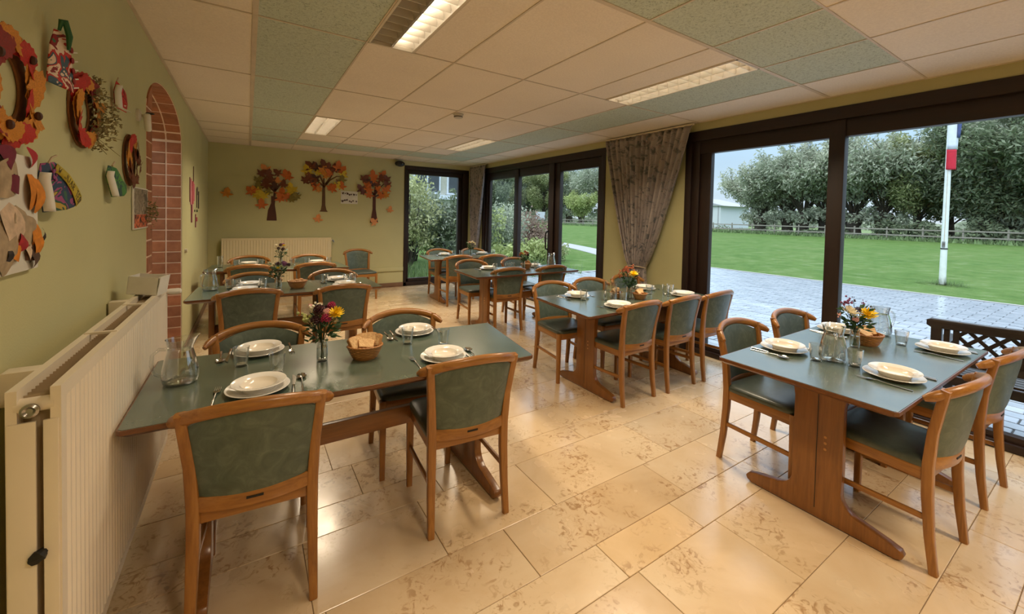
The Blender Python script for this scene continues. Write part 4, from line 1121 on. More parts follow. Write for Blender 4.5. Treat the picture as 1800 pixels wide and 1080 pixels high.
bouquet(3.525, 0.900, [hd('mum', 'white', -0.055, -0.02, 0.205, 2.0), hd('mum', 'white', -0.035, 0.01, 0.225, 1.0), hd('mum', 'yellow', 0.045, -0.03, 0.200, 1.8), hd('pom', 'pink', -0.035, -0.04, 0.175, 0.8), hd('pom', 'maroon', 0.010, 0.0, 0.222, 0.9), hd('spray', 'lilac', -0.03, 0.02, 0.258, 1.3), hd('spray', 'lilac', -0.06, 0.02, 0.252, 1.1), hd('spray', 'maroon', 0.085, 0.02, 0.215, 1.0), hd('spray', 'lilac', 0.06, 0.02, 0.255, 0.7), hd('spray', 'maroon', 0.0, 0.02, 0.275, 0.6), hd('spray', 'lilac', 0.10, 0.0, 0.19, 0.7), hd('spray', 'pink', -0.10, 0, 0.19, 0.7)],
    'small glass vase between the jugs, table by the garden bench', 'bouquet with one big yellow and cream blooms on the table by the garden bench', 4, 1.0, 110)
bouquet(3.437, 2.515, [hd('mum', 'yellow', 0.030, -0.03, 0.225, 1.6), hd('pom', 'rust', -0.03, 0, 0.275, 1.2), hd('pom', 'rust', -0.05, 0, 0.255, 1.0), hd('pom', 'rust', -0.025, -0.02, 0.25, 1.1), hd('spray', 'rust', 0.02, 0.02, 0.275, 1.3), hd('spray', 'rust', -0.08, 0, 0.245, 0.9), hd('spray', 'cream', 0.07, 0, 0.225, 0.9), hd('spray', 'rust', 0.075, 0, 0.20, 0.8), hd('spray', 'rust', -0.075, 0, 0.20, 1.0)],
    'small glass vase between the two bread baskets, curtain table', 'bouquet with rust flowers and one yellow bloom on the curtain table', 5, 1.0, 90)
bouquet(3.71, 4.60, [hd('mum', 'cream', 0.0, -0.03, 0.20, 1.0), hd('mum', 'yellow', -0.015, -0.01, 0.215, 0.8), hd('pom', 'rust', 0.05, 0, 0.225, 1.1), hd('pom', 'rust', -0.035, 0, 0.215, 1.1), hd('pom', 'rust', 0.02, 0, 0.24, 1.0), hd('pom', 'maroon', 0.06, 0, 0.195, 1.0), hd('pom', 'rust', -0.05, 0.0, 0.195, 0.8), hd('pom', 'pink', 0.03, -0.02, 0.21, 0.9)],
    'small glass vase on the sliding door table', 'small bouquet of rust and cream flowers on the sliding door table', 6, 1.0, 90)
bouquet(3.93, 6.60, [hd('mum', 'white', -0.055, 0, 0.215, 1.1), hd('mum', 'cream', -0.005, -0.02, 0.225, 1.1), hd('mum', 'cream', 0.05, 0, 0.22, 1.2), hd('mum', 'white', 0.02, 0.02, 0.245, 1.0), hd('pom', 'pink', -0.03, 0, 0.24, 0.8), hd('spray', 'cream', 0.075, 0, 0.20, 1.0)],
    'small glass vase on the corner window table', 'bouquet of cream flowers on the corner window table', 7, 1.0, 70)

# bread baskets
def basket_parts(a, b, h):
    mb = MB(); k = 44
    nring = 9
    for i in range(nring):     # woven courses, over and under the stakes
        f = i / (nring - 1); rr_ = 0.66 + 0.34 * f ** 0.85; z = 0.006 + (h - 0.008) * f
        path = []
        for j in range(k):
            t_ = 2 * PI * j / k; w_ = 1 + 0.022 * math.cos(t_ * 11 + PI * i)
            path.append((a * rr_ * w_ * math.cos(t_), b * rr_ * w_ * math.sin(t_), z))
        path.append(path[0]); path.append(path[1])
        mb.tube(path, ellipse(0.0026, (h / nring) * 0.62, 6), (0, 0, 0.0001) if False else (1, 1, 0.0), cap=False)
    return mb
def basket_mesh(a, b, h):
    k = 66; rows_ = 18; mb = MB()
    def out(u, v):
        t_ = 2 * PI * u; rr_ = 0.64 + 0.36 * v ** 0.8
        w_ = 1 + 0.020 * math.cos(t_ * 11) * (1 if int(v * rows_ / 2) % 2 else -1) + 0.010 * abs(math.sin(v * rows_ * PI / 2))
        return (a * rr_ * w_ * math.cos(t_), b * rr_ * w_ * math.sin(t_), 0.003 + h * v)
    def inn(u, v):
        x, y, z = out(u, 1 - v); q = 0.93
        return (x * q, y * q, z * 0.97 + 0.004)
    mb.grid(out, k, rows_ + 1, True); mb.grid(inn, k, rows_ + 1, True)
    n0 = len(mb.v)
    mb.lathe([(0, 0.0), (0.62, 0.0), (0.655, 0.004), (0.62, 0.008), (0, 0.008)], 32, (0, 0, 0), a, b)
    return mb.mesh('basket_weave', M_WICKER, smooth=50)
def rim_mesh(a, b, h):
    mb = MB(); k = 60
    for ph in (0, PI):
        path = []
        for j in range(k + 1):
            t_ = 2 * PI * j / k; q = 0.965 + 0.022 * math.cos(14 * t_ + ph)
            path.append((a * q * math.cos(t_), b * q * math.sin(t_), h + 0.003 + 0.003 * math.sin(14 * t_ + ph)))
        mb.rod(path, 0.0042, 6, (0, 0, 1))
    return mb.mesh('basket_rim', M_WICKER, smooth=60)
BK = (basket_mesh(0.084, 0.068, 0.062), rim_mesh(0.084, 0.068, 0.062))
def basket(x, y, rz, label, sx=1.0):
    t = thing('bread_basket', label, 'basket', (x, y, TH), rz, 'wicker bread baskets')
    t.scale = (sx, sx, sx)
    link('basket_weave', BK[0], t); link('basket_rim', BK[1], t)
    return t
def slice_mesh(wd, ht, th):
    pts = [(-wd * 0.42, 0), (wd * 0.42, 0), (wd * 0.46, ht * 0.45), (wd * 0.5, ht * 0.75)]
    for i in range(1, 8):
        a_ = PI * i / 8; pts.append((wd * 0.5 * math.cos(a_), ht * 0.76 + ht * 0.24 * math.sin(a_)))
    pts += [(-wd * 0.5, ht * 0.75), (-wd * 0.46, ht * 0.45)]
    return pts
def bread_slice(x, y, z, rot, label, grp, wd=0.082, ht=0.066, th=0.018):
    t = thing('bread_slice', label, 'bread', (x, y, z), 0, grp); t.rotation_euler = rot
    MB().prism(slice_mesh(wd, ht, th), 'y', -th / 2, th / 2).build('crust', M_CRUST, t, smooth=40, bevel=0.003)
    q = [(u * 0.92, v * 0.92 + ht * 0.04) for u, v in slice_mesh(wd, ht, th)]
    MB().prism(q, 'y', -th / 2 - 0.0012, th / 2 + 0.0012).build('crumb', M_CRUMB, t, smooth=40)
def roll(x, y, z, r_, label, grp):
    mb = MB(); mb.grid(lambda u, v: (r_ * math.sin(PI * v) * math.cos(2 * PI * u), r_ * math.sin(PI * v) * math.sin(2 * PI * u), -r_ * 0.72 * math.cos(PI * v) * (1 + 0.05 * math.cos(4 * PI * u))), 16, 10, True)
    o = mb.build('bread_roll', M_CRUST, None, (x, y, z), (R.uniform(-0.3, 0.3), R.uniform(-0.3, 0.3), R.uniform(0, 6)), smooth=60)
    tag(o, label, 'bread', grp)
basket(1.030, 2.085, math.radians(-12), 'wicker bread basket full of slices on the table against the white radiator')
G = 'bread slices in the basket on the radiator table'
for i, (dx, dy, dz, rot, lab) in enumerate((
    (-0.036, -0.004, 0.052, (-0.62, 0.10, 0.45), 'brown bread slice leaning against the wall-side rim, radiator table basket'),
    (-0.004, -0.034, 0.058, (-1.15, 0.15, -0.2), 'brown bread slice lying in front of the others, radiator table basket'),
    (0.022, 0.012, 0.060, (-0.70, -0.12, -0.45), 'brown bread slice on top in the middle, radiator table basket'),
    (0.046, 0.000, 0.050, (-0.5, -0.3, -0.9), 'brown bread slice leaning on the aisle-side rim, radiator table basket'),
    (0.002, 0.034, 0.050, (-0.45, 0.0, 0.1), 'brown bread slice standing at the back, radiator table basket'))):
    bread_slice(1.030 + dx, 2.085 + dy, TH + dz, rot, lab, G)
basket(0.935, 4.33, 0, 'wicker bread basket of rolls on the table past the brick arch')
G = 'bread rolls in the basket on the arch table'
for dx, dy, dz, r_, lab in ((-0.038, -0.005, 0.058, 0.030, 'round bread roll nearest the wall in the basket past the brick arch'), (0.010, -0.020, 0.060, 0.027, 'round bread roll in the middle front of the basket past the brick arch'), (0.030, 0.018, 0.068, 0.026, 'round bread roll sitting highest in the basket past the brick arch'), (0.055, -0.008, 0.060, 0.022, 'small pale roll at the aisle rim of the basket past the brick arch'), (-0.010, 0.032, 0.060, 0.026, 'round bread roll at the back of the basket past the brick arch')):
    roll(0.935 + dx, 4.33 + dy, TH + dz, r_, lab, G)
basket(3.665, 0.880, math.radians(-20), 'wicker bread basket behind the flower vase on the table by the garden bench')
G = 'bread slices in the basket on the bench table'
for dx, dy, dz, rot, lab in ((-0.02, -0.012, 0.054, (-1.1, 0.0, -0.2), 'bread slice lying lowest in the basket by the garden bench'), (0.012, 0.006, 0.056, (-0.85, -0.1, -0.5), 'bread slice tilted in the middle of the basket by the garden bench'), (0.036, 0.0, 0.052, (-0.75, -0.2, -0.9), 'bread slice at the window rim of the basket by the garden bench')):
    bread_slice(3.665 + dx, 0.880 + dy, TH + dz, rot, lab, G)
basket(3.365, 2.600, 0.2, 'wicker bread basket beside the carafe on the curtain table', 0.78)
basket(3.515, 2.455, -0.3, 'wicker bread basket in front of the vase on the curtain table', 0.82)
G = 'bread in the baskets on the curtain table'
bread_slice(3.355, 2.595, TH + 0.046, (-0.8, 0.1, 0.3), 'bread slice on the carafe side of the basket by the carafe', G, 0.06, 0.05)
bread_slice(3.385, 2.605, TH + 0.048, (-0.7, -0.1, -0.5), 'bread slice on the vase side of the basket by the carafe', G, 0.06, 0.05)
bread_slice(3.505, 2.450, TH + 0.046, (-0.8, 0.1, 0.2), 'bread slice on the aisle side of the basket before the vase', G, 0.06, 0.05)
bread_slice(3.535, 2.460, TH + 0.048, (-0.6, -0.2, -0.6), 'bread slice on the window side of the basket before the vase', G, 0.06, 0.05)
basket(3.80, 4.66, 0.1, 'wicker bread basket next to the vase on the sliding door table')
G = 'bread rolls in the basket on the sliding door table'
for dx, dy, r_, lab in ((-0.03, -0.005, 0.027, 'bread roll on the vase side of the sliding door table basket'), (0.02, -0.012, 0.027, 'bread roll in the middle of the sliding door table basket'), (0.045, 0.012, 0.024, 'bread roll on the window side of the sliding door table basket')):
    roll(3.80 + dx, 4.66 + dy, TH + 0.058, r_, lab, G)

# ------------------------------------------------------------------ radiators
def radiator(name, label, length, zlo, zhi, depth, mat, loc, rz, ribs, gap=0.075):
    """local: x along, -y towards the room"""
    t = thing(name, label, 'radiator', loc, rz, None)
    h = zhi - zlo; th = depth
    def panel(y0, nm, ribbed):
        mb = MB()
        prof = []; step = length / ribs
        n_ = ribs * 4
        for i in range(n_ + 1):
            x = length * i / n_; q = i % 4
            d = 0.0 if (not ribbed or x < 0.02 or x > length - 0.02) else (0.0045 if q in (1, 2) else 0.0)
            prof.append((x, y0 + d))
        # front profile extruded vertically, with plain margins
        for (za, zb, flat) in ((zlo, zlo + 0.035, True), (zlo + 0.035, zhi - 0.035, False), (zhi - 0.035, zhi, True)):
            p = [(x, y0 if flat else yy) for x, yy in prof]
            mb.prism(p + [(length, y0 + 0.018), (0, y0 + 0.018)], 'z', za, zb)
        return mb.build(nm, mat, t, smooth=25, bevel=0)
    panel(0.0, 'front_panel', True)
    panel(th - 0.018, 'rear_panel', True)
    fins = MB()
    n_ = int(length / 0.022)
    for i in range(n_):
        x = 0.03 + (length - 0.06) * i / (n_ - 1)
        fins.add([(x, 0.019, zlo + 0.05), (x + 0.006, 0.019 + (th - 0.038) / 2, zlo + 0.05), (x, th - 0.019, zlo + 0.05), (x, 0.019, zhi - 0.022), (x + 0.006, 0.019 + (th - 0.038) / 2, zhi - 0.022), (x, th - 0.019, zhi - 0.022)], [(0, 1, 4, 3), (1, 2, 5, 4)])
    o = fins.build('convector_fins', M_FIN, t, smooth=0, fix=False); o['kind'] = 'stuff'
    for xa, xb in ((-0.003, 0.004), (length - 0.004, length + 0.003)):
        MB().box(xa, xb, 0.004, th * 0.33, zlo + 0.02, zhi - 0.075).build('end_cap', mat, t, bevel=0.0015)
        MB().box(xa, xb, th * 0.46, th - 0.002, zlo + 0.02, zhi - 0.075).build('end_cap', mat, t, bevel=0.0015)
    for x in (length * 0.34, length * 0.66): MB().box(x - 0.006, x + 0.006, 0.004, th - 0.004, zhi - 0.004, zhi + 0.004).build('cross_bar', mat, t, bevel=0.001)
    for x in (0.015, length - 0.015): MB().rod([(x, 0.012, zhi - 0.04), (x, th - 0.012, zhi - 0.04)], 0.017, 12, (1, 0, 0)).build('header_pipe', mat, t)
    for x in (0.2, length - 0.35):
        MB().box(x, x + 0.05, th, th + gap, zhi - 0.10, zhi - 0.012).build('wall_bracket', mat, t, bevel=0.003)
    return t
# long radiator on the left wall: local x runs along +y of the room
rad = radiator('panel_radiator', 'long white double panel radiator under the autumn decorations', 1.52, 0.20, 1.052, 0.088, M_ENAMEL, (0.170, 1.368, 0), PI / 2, 46)
MB().lathe([(0, 0), (0.013, 0), (0.016, 0.004), (0.016, 0.010), (0.011, 0.013), (0.006, 0.009), (0, 0.009)], 16).build('blanking_plug', M_CHROME, rad, (0.0, 0.048, 1.005), (0, -PI / 2, 0))
MB().rod([(0.004, 0.028, 0.668), (-0.008, 0.034, 0.664), (-0.008, 0.042, 0.658), (0.004, 0.050, 0.652)], 0.011, 8, (0, 0, 1), [0.7, 1.3, 1.2, 0.7]).build('hanging_clip', M_DARK, rad)
kn = MB().lathe([(0, 0), (0.012, 0), (0.014, 0.01), (0.016, 0.02), (0.0165, 0.055), (0.014, 0.064), (0.008, 0.068), (0, 0.069)], 18)
kn.build('thermostat_knob', M_WHITE, rad, (1.505, 0.006, 1.02), (PI / 2, 0, 0))
# card box lying on it
bx = thing('card_box', 'small open white card box tilted on top of the white radiator', 'box', (0.124, 2.64, 1.0575), 0)
bx.rotation_euler = (0.0, 0.10, math.radians(-12))
b_ = MB(); a_, c_, hh, w_ = 0.058, 0.055, 0.085, 0.002
b_.box(-a_, a_, -c_, c_, 0, w_); b_.box(-a_, -a_ + w_, -c_, c_, 0, hh); b_.box(a_ - w_, a_, -c_, c_, 0, hh); b_.box(-a_, a_, -c_, -c_ + w_, 0, hh); b_.box(-a_, a_, c_ - w_, c_, 0, hh)
b_.build('box_body', M_WHITE, bx, smooth=0)
MB().obox((a_ + 0.0035, 0, hh * 0.5), (0.0025, 2 * c_, hh * 1.06), (0, 0.06, 0)).build('box_flap', M_WHITE, bx, smooth=0)
rad2 = radiator('panel_radiator', 'ivory panel radiator on the back wall below the paper trees', 1.63, 0.20, 1.008, 0.07, M_ENAMEL2, (0.186, 8.02, 0), 0, 40, 0.064)
MB().rod([(1.63, 0.035, 0.96), (1.66, 0.035, 0.96), (1.68, 0.035, 0.93)], 0.012, 8).build('radiator_valve', M_CHROME, rad2)

# ------------------------------------------------------------------ curtains
def curtain(name, label, y0, y1, ztop, ztie, ty, tw_, zbot, x, pleats, seed):
    t = thing(name, label, 'curtain', (x, 0, 0), 0, None)
    nu, nv = pleats * 8 + 1, 46
    rng = random.Random(seed); ph = [rng.uniform(-0.5, 0.5) for _ in range(pleats + 2)]
    mb = MB(); uvs = []
    def width(z):
        if z >= ztie:
            f = (z - ztie) / (ztop - ztie); g = f ** 0.80
            return (ty - tw_ / 2) + (y0 - (ty - tw_ / 2)) * g, (ty + tw_ / 2) + (y1 - (ty + tw_ / 2)) * (f ** 0.92)
        f = (ztie - z) / (ztie - zbot); g = min(1, f * 1.6)
        return ty - tw_ / 2 - 0.06 * g, ty + tw_ / 2 + 0.05 * g
    def fn(u, v):
        z = ztop - (ztop - zbot) * v
        a, b = width(z)
        k_ = u * pleats; i = int(min(k_, pleats - 1)); w0 = (b - a)
        uu = u + 0.35 / pleats * (ph[i] * (1 - (k_ - i)) + ph[i + 1] * (k_ - i)) * (1 if 0.02 < u < 0.98 else 0)
        amp = 0.034 + 0.030 * min(1.0, 0.10 + (1 - w0 / (y1 - y0)) * 1.5 + 0.35 * (v > 0.02))
        dx = -amp * (0.5 + 0.5 * math.cos(2 * PI * k_)) - 0.006 * math.sin(5 * k_ + 3 * v)
        pinch = math.exp(-((z - ztie) / 0.05) ** 2)
        return (dx * (1 - 0.35 * pinch), a + (b - a) * uu, z)
    mb.grid(fn, nu, nv)
    me = mb.mesh('curtain_cloth', M_CURT, smooth=80, fix=False)
    uv = me.uv_layers.new(name='UVMap')
    for lp in me.loops:
        vi = lp.vertex_index
        uv.data[lp.index].uv = ((vi % nu) / (nu - 1), 1.6 * (vi // nu) / (nv - 1))
    o = link('curtain_cloth', me, t)
    sm = o.modifiers.new('thick', 'SOLIDIFY'); sm.thickness = 0.002
    # tieback cord
    pth = []
    for i in range(25):
        a = 2 * PI * i / 24
        pth.append((-0.022 + 0.034 * math.cos(a), ty + (tw_ / 2 + 0.008) * math.sin(a), ztie - 0.005 - 0.012 * math.cos(a)))
    MB().rod(pth, 0.007, 8, (0, 0, 1)).build('tieback', M_CORD, t)
    MB().box(-0.03, 0.0, y0, y1, ztop, ztop + 0.018).build('curtain_rail', M_FRAMEW, t, smooth=0)
    return t
curtain('window_curtain', 'large tied-back floral curtain hanging on the pillar between the windows', 2.742, 4.045, 2.525, 0.875, 3.455, 0.25, 0.06, XR - 0.055, 15, 1)
curtain('window_curtain', 'narrow floral curtain hanging in the far corner', 7.42, 8.09, 2.525, 0.80, 7.84, 0.22, 0.06, XR - 0.055, 9, 2)

# ------------------------------------------------------------------ autumn decorations, left wall (plane x = 0, seen along +x)
def maple(s=1.0, lobes=5):
    pts = []
    ang = [-90, -55, -30, 5, 30, 62, 90, 118, 150, 175, 210, 235]
    rad_ = [0.30, 0.75, 0.42, 1.0, 0.45, 0.85, 1.15, 0.85, 0.45, 1.0, 0.42, 0.75]
    out = []
    for i in range(len(ang)):
        a = math.radians(ang[i]); out.append((s * rad_[i] * math.cos(a), s * rad_[i] * math.sin(a)))
        j = (i + 1) % len(ang)
        am = math.radians((ang[i] + (ang[j] if j else 270)) / 2); rm = (rad_[i] + rad_[j]) / 2 * 0.92
        out.append((s * rm * math.cos(am), s * rm * math.sin(am)))
    return out
def leaf_mesh(mat, s, curl=0.15):
    pts = maple(s); mb = MB(); n_ = len(pts); t_ = 0.0012
    vs = [(0, 0, 0.0)] + [(x, y, curl * (x * x + 0.6 * y * y) / s) for x, y in pts]
    vs += [(a, b, c - t_) for a, b, c in vs]
    fs = []
    for i in range(n_):
        j = (i + 1) % n_; fs.append((0, 1 + i, 1 + j)); fs.append((n_ + 1, n_ + 2 + j, n_ + 2 + i)); fs.append((1 + i, n_ + 2 + i, n_ + 2 + j, 1 + j))
    mb.add(vs, fs); return mb.mesh('leaf', mat, smooth=0, fix=False)
LEAFM = {k: leaf_mesh(m, 1.0) for k, m in M_LF.items()}
def oval_leaf(mat):
    pts = []
    for i in range(22):
        a = 2 * PI * i / 22; r_ = (0.92 if i % 2 else 0.78) * (1 + 0.28 * math.sin(a) ** 2)
        pts.append((r_ * 0.72 * math.cos(a), r_ * math.sin(a)))
    vs = [(0, 0, 0.06)] + [(x, y, 0.0) for x, y in pts] + [(0, 0, 0.04)] + [(x, y, -0.02) for x, y in pts]; n_ = 22
    fs = []
    for i in range(n_):
        j = (i + 1) % n_; fs += [(0, 1 + i, 1 + j), (n_ + 1, n_ + 2 + j, n_ + 2 + i), (1 + i, n_ + 2 + i, n_ + 2 + j, 1 + j)]
    return MB().add(vs, fs).mesh('leaf', mat, smooth=0, fix=False)
OVALM = {k: oval_leaf(M_LF[k]) for k in ('red', 'dark_red', 'ochre', 'orange', 'brown')}
def leaf_on_left(parent, y, z, x, s, col, spin, tilt, name='leaf', lib=None):
    """wall normal +x"""
    M = Matrix.Rotation(tilt[0], 4, 'Y') @ Matrix.Rotation(tilt[1], 4, 'Z') @ Matrix.Rotation(PI / 2, 4, 'Y') @ Matrix.Rotation(PI / 2, 4, 'Z') @ Matrix.Rotation(spin, 4, 'Z')
    o = bpy.data.objects.new(name, (lib or LEAFM)[col]); C.objects.link(o)
    o.parent = parent; o.matrix_local = Matrix.Translation((x, y, z)) @ M @ Matrix.Scale(s, 4)
    return o
def wreath(y, z, ro, ri, label, cols, seed, nleaf, dep=0.02, lsize=0.05):
    rng = random.Random(seed)
    t = thing('leaf_wreath', label, 'wreath', (0.002, y, z), 0, 'leaf wreaths on the green wall')
    mb = MB().lathe([(ri, 0), (ro * 0.98, 0), (ro * 0.98, 0.005), (ri, 0.005)], 40, closed=True)
    mb.build('wreath_ring', M_PAPERRING, t, (0, 0, 0), (0, PI / 2, 0), smooth=30)
    run = 0; col = cols[0]; ci = 0
    for i in range(nleaf):
        a = 2 * PI * i / nleaf + rng.uniform(-0.06, 0.06); r_ = (ro + ri) / 2 + rng.uniform(-0.008, 0.008)
        if run <= 0: run = rng.choice((2, 3, 3)); ci += 1; col = cols[ci % len(cols)]
        run -= 1
        star = rng.random() < 0.16
        leaf_on_left(t, r_ * math.cos(a), r_ * math.sin(a), 0.013 + dep * (0.3 + 0.7 * rng.random()), lsize * rng.uniform(0.9, 1.15) * (1.15 if star else 1.0), col, a - PI / 2 + rng.uniform(-0.4, 0.4) + (0 if star else PI / 2), (rng.uniform(-0.18, 0.18), rng.uniform(-0.25, 0.15)), lib=None if star else OVALM)
    return t
M_PAPERRING = plain('brown_card_ring', srgb(120, 75, 35), 0.7)
w_ = wreath(1.605, 1.778, 0.150, 0.090, 'large round wreath of red and ochre leaves at the picture edge', ['red', 'ochre', 'red', 'ochre', 'dark_red', 'ochre', 'dark_red', 'ochre'], 4, 26, 0.018, 0.047)
for a in (-0.45, 0.9, 2.6, 4.2): MB().ball((0.035, 0.12 * math.cos(a), 0.12 * math.sin(a)), 0.009, 8, 6, (1, 1, 1.4)).build('acorn', M_LF['dark'], w_)
w2_ = wreath(2.205, 1.834, 0.142, 0.078, 'round leaf wreath with dried hydrangea on one side', ['red', 'ochre', 'dark_red', 'ochre', 'red', 'ochre'], 5, 22, 0.014, 0.045)
# dried hydrangea and straw: many small florets
rng = random.Random(8); fl = MB()
for i in range(420):
    a = rng.uniform(-1.1, 1.25); r_ = rng.uniform(0.07, 0.165); c = Vector((rng.uniform(0.01, 0.085) * (1.1 - abs(a) * 0.5), r_ * math.cos(a), r_ * math.sin(a)))
    d = Vector((rng.uniform(-1, 1), rng.uniform(-1, 1), rng.uniform(-1, 1))).normalized(); e = d.orthogonal().normalized(); s = rng.uniform(0.005, 0.011)
    fl.add([c - d * s, c - e * s * 0.6, c + d * s, c + e * s * 0.6], [(0, 1, 2, 3)])
for i in range(24):
    a = rng.uniform(-1.3, 0.9); c = Vector((0.03, 0.12 * math.cos(a), 0.12 * math.sin(a))); d = Vector((rng.uniform(0, 0.06), rng.uniform(0.0, 0.07), rng.uniform(-0.06, 0.03)))
    fl.rod([c, c + d], 0.0011, 4)
o = fl.build('dried_hydrangea', plain('dried_hydrangea_grey', srgb(125, 112, 70), 0.9, var=0.45, scale=30), w2_, smooth=0, fix=False); o['kind'] = 'stuff'
wreath(2.955, 1.725, 0.140, 0.075, 'smaller rust coloured leaf wreath just before the brick arch', ['brown', 'brown', 'ochre', 'red', 'ochre', 'brown'], 6, 20, 0.016, 0.043)

def curved_card(name, label, cat, pts, mat, loc, x0, x1, flap, group=None):
    """a rolled paper cut-out on the left wall: its far side stands off the wall, its near side is folded back as a white flap"""
    t = thing(name, label, cat, loc, 0, group)
    ymin = min(p[0] for p in pts); ymax = max(p[0] for p in pts)
    zmin = min(p[1] for p in pts); zmax = max(p[1] for p in pts)
    def inside_span(z):
        xs = []
        for i in range(len(pts)):
            (a, b), (c, d) = pts[i], pts[(i + 1) % len(pts)]
            if (b - z) * (d - z) < 0 or b == z: xs.append(a + (c - a) * ((z - b) / (d - b) if d != b else 0))
        return (min(xs), max(xs)) if xs else (0, 0)
    def depth(y):
        q = (y - ymin) / (ymax - ymin)
        return x0 + (x1 - x0) * q + 0.010 * math.sin(PI * q)
    def fn(u, v):
        z = zmin + (zmax - zmin) * (0.002 + 0.996 * v)
        a, b = inside_span(z); y = a + (b - a) * u
        return (depth(y), y, z)
    o = MB().grid(fn, 14, 18).build('card', mat, t, smooth=60, fix=False)
    sm = o.modifiers.new('thick', 'SOLIDIFY'); sm.thickness = 0.002
    if flap:
        zs = [zmin + (zmax - zmin) * (0.02 + flap * k_ / 10) for k_ in range(11)]
        mb = MB(); vs = []
        for k_, z in enumerate(zs):
            a, b = inside_span(z); wv = 0.014 * math.sin(PI * (0.25 + 0.6 * k_ / 10)) + 0.004
            for q in (0, 0.5, 1): vs.append((depth(a) + 0.003 + 0.022 * q * (1 + 0.3 * math.sin(PI * q)), a - 0.004 + wv * q, z))
        mb.add(vs, [(3 * k_ + q, 3 * k_ + q + 1, 3 * k_ + q + 4, 3 * k_ + q + 3) for k_ in range(10) for q in (0, 1)])
        f = mb.build('folded_flap', M_WHITE, t, smooth=70, fix=False); sm = f.modifiers.new('thick', 'SOLIDIFY'); sm.thickness = 0.0015
    return t, depth
BAND = plain('yellow_painted_band', srgb(175, 155, 40), 0.6, var=0.15, scale=20)
bell1 = m_paint('painted_red_green_card', [srgb(60, 95, 70), srgb(215, 190, 170), srgb(55, 80, 95), RED, srgb(220, 195, 175), DRED, GRN], 16, 0.8)
t, dp = curved_card('painted_bell', 'red, white and green painted bell ornament above the hydrangea wreath', 'ornament', [(-0.035, -0.09), (0.048, -0.098), (0.042, -0.03), (0.030, 0.045), (0.012, 0.075), (-0.018, 0.085), (-0.028, 0.03)], bell1, (0.0, 1.890, 1.945), 0.012, 0.052, 0)
MB().rod([(0.035, -0.012, 0.082), (0.045, -0.030, 0.108), (0.05, -0.020, 0.112), (0.055, -0.002, 0.07), (0.05, 0.010, 0.03)], 0.007, 8, (0, 0, 1), [0.6, 1, 1.1, 1.2, 0.6]).build('green_ribbon', plain('green_ribbon', srgb(30, 85, 45), 0.6), t)
M_DOT = plain('red_dot_paint', DRED, 0.6)
for i in range(4): MB().ball((dp(0.03 + 0.004 * i) + 0.003, 0.026 + 0.005 * i, 0.035 - 0.032 * i), 0.010, 8, 6, (0.4, 1, 1)).build('red_spot', M_DOT, t)
for i in range(5): MB().rod([(dp(0.04), 0.034 + 0.003 * i, 0.03 - 0.028 * i), (dp(0.04) + 0.008, 0.050 + 0.003 * i, 0.036 - 0.028 * i)], 0.0022, 5).build('paper_fringe', M_WHITE, t)
bell2 = m_paint('painted_blue_purple_card', [srgb(40, 60, 95), srgb(55, 95, 75), srgb(45, 65, 90), srgb(40, 60, 90), srgb(150, 70, 120), srgb(40, 80, 60), srgb(180, 150, 60)], 13, 1.0)
t, dp = curved_card('painted_bell', 'blue painted bell ornament with a lettered yellow band', 'ornament', [(-0.055, -0.078), (0.045, -0.066), (0.100, -0.042), (0.104, -0.022), (0.078, 0.004), (0.030, 0.048), (-0.020, 0.078), (-0.060, 0.072), (-0.070, 0.02)], bell2, (0.0, 1.850, 1.530), 0.014, 0.062, 0.75)
PB = MB()
for i in range(5): PB.ball((dp(-0.02) + 0.002, -0.022 + 0.012 * math.cos(i * 1.25), 0.040 + 0.014 * math.sin(i * 1.25)), 0.008, 6, 4, (0.3, 1, 1))
PB.build('purple_blossom', plain('purple_blossom_paint', srgb(135, 65, 115), 0.6), t)
bp = [(-0.016, 0.074, -0.026, 0.048), (0.006, 0.060, -0.004, 0.036), (0.032, 0.043, 0.018, 0.016), (0.058, 0.020, 0.040, -0.008), (0.080, 0.001, 0.055, -0.032), (0.101, -0.022, 0.064, -0.050), (0.098, -0.038, 0.062, -0.058)]
vs = []
for (ya, za, yb, zb) in bp: vs += [(dp(ya) + 0.0035, ya, za), (dp(yb) + 0.0035, yb, zb)]
ob = MB().add(vs, [(2 * i, 2 * i + 1, 2 * i + 3, 2 * i + 2) for i in range(len(bp) - 1)]).build('lettered_band', BAND, t, smooth=60, fix=False)
sm = ob.modifiers.new('thick', 'SOLIDIFY'); sm.thickness = 0.001; sm.offset = 0
def stroke_text(txt, parent, mat, fn3, size):
    SEG = {'A': [[(0, 0), (.5, 1), (1, 0)], [(.2, .4), (.8, .4)]], 'J': [[(1, 1), (1, .2), (.5, 0), (0, .2)]], 'U': [[(0, 1), (0, .2), (.5, 0), (1, .2), (1, 1)]], 'R': [[(0, 0), (0, 1), (.8, .9), (.8, .55), (0, .5), (1, 0)]],
           'T': [[(0, 1), (1, 1)], [(.5, 1), (.5, 0)]], 'E': [[(1, 1), (0, 1), (0, 0), (1, 0)], [(0, .5), (.8, .5)]], 'D': [[(0, 0), (0, 1), (.7, .9), (1, .5), (.7, .1), (0, 0)]], 'Y': [[(0, 1), (.5, .5), (1, 1)], [(.5, .5), (.5, 0)]], 'W': [[(0, 1), (.25, 0), (.5, .6), (.75, 0), (1, 1)]]}
    mb = MB(); n_ = len(txt)
    for i, c in enumerate(txt):
        for s_ in SEG.get(c, []):
            mb.rod([fn3((i + 0.15 + 0.65 * a) / n_, b) for a, b in s_], size, 4, (1, 0, 0))
    return mb.build('letters', mat, parent, smooth=0)
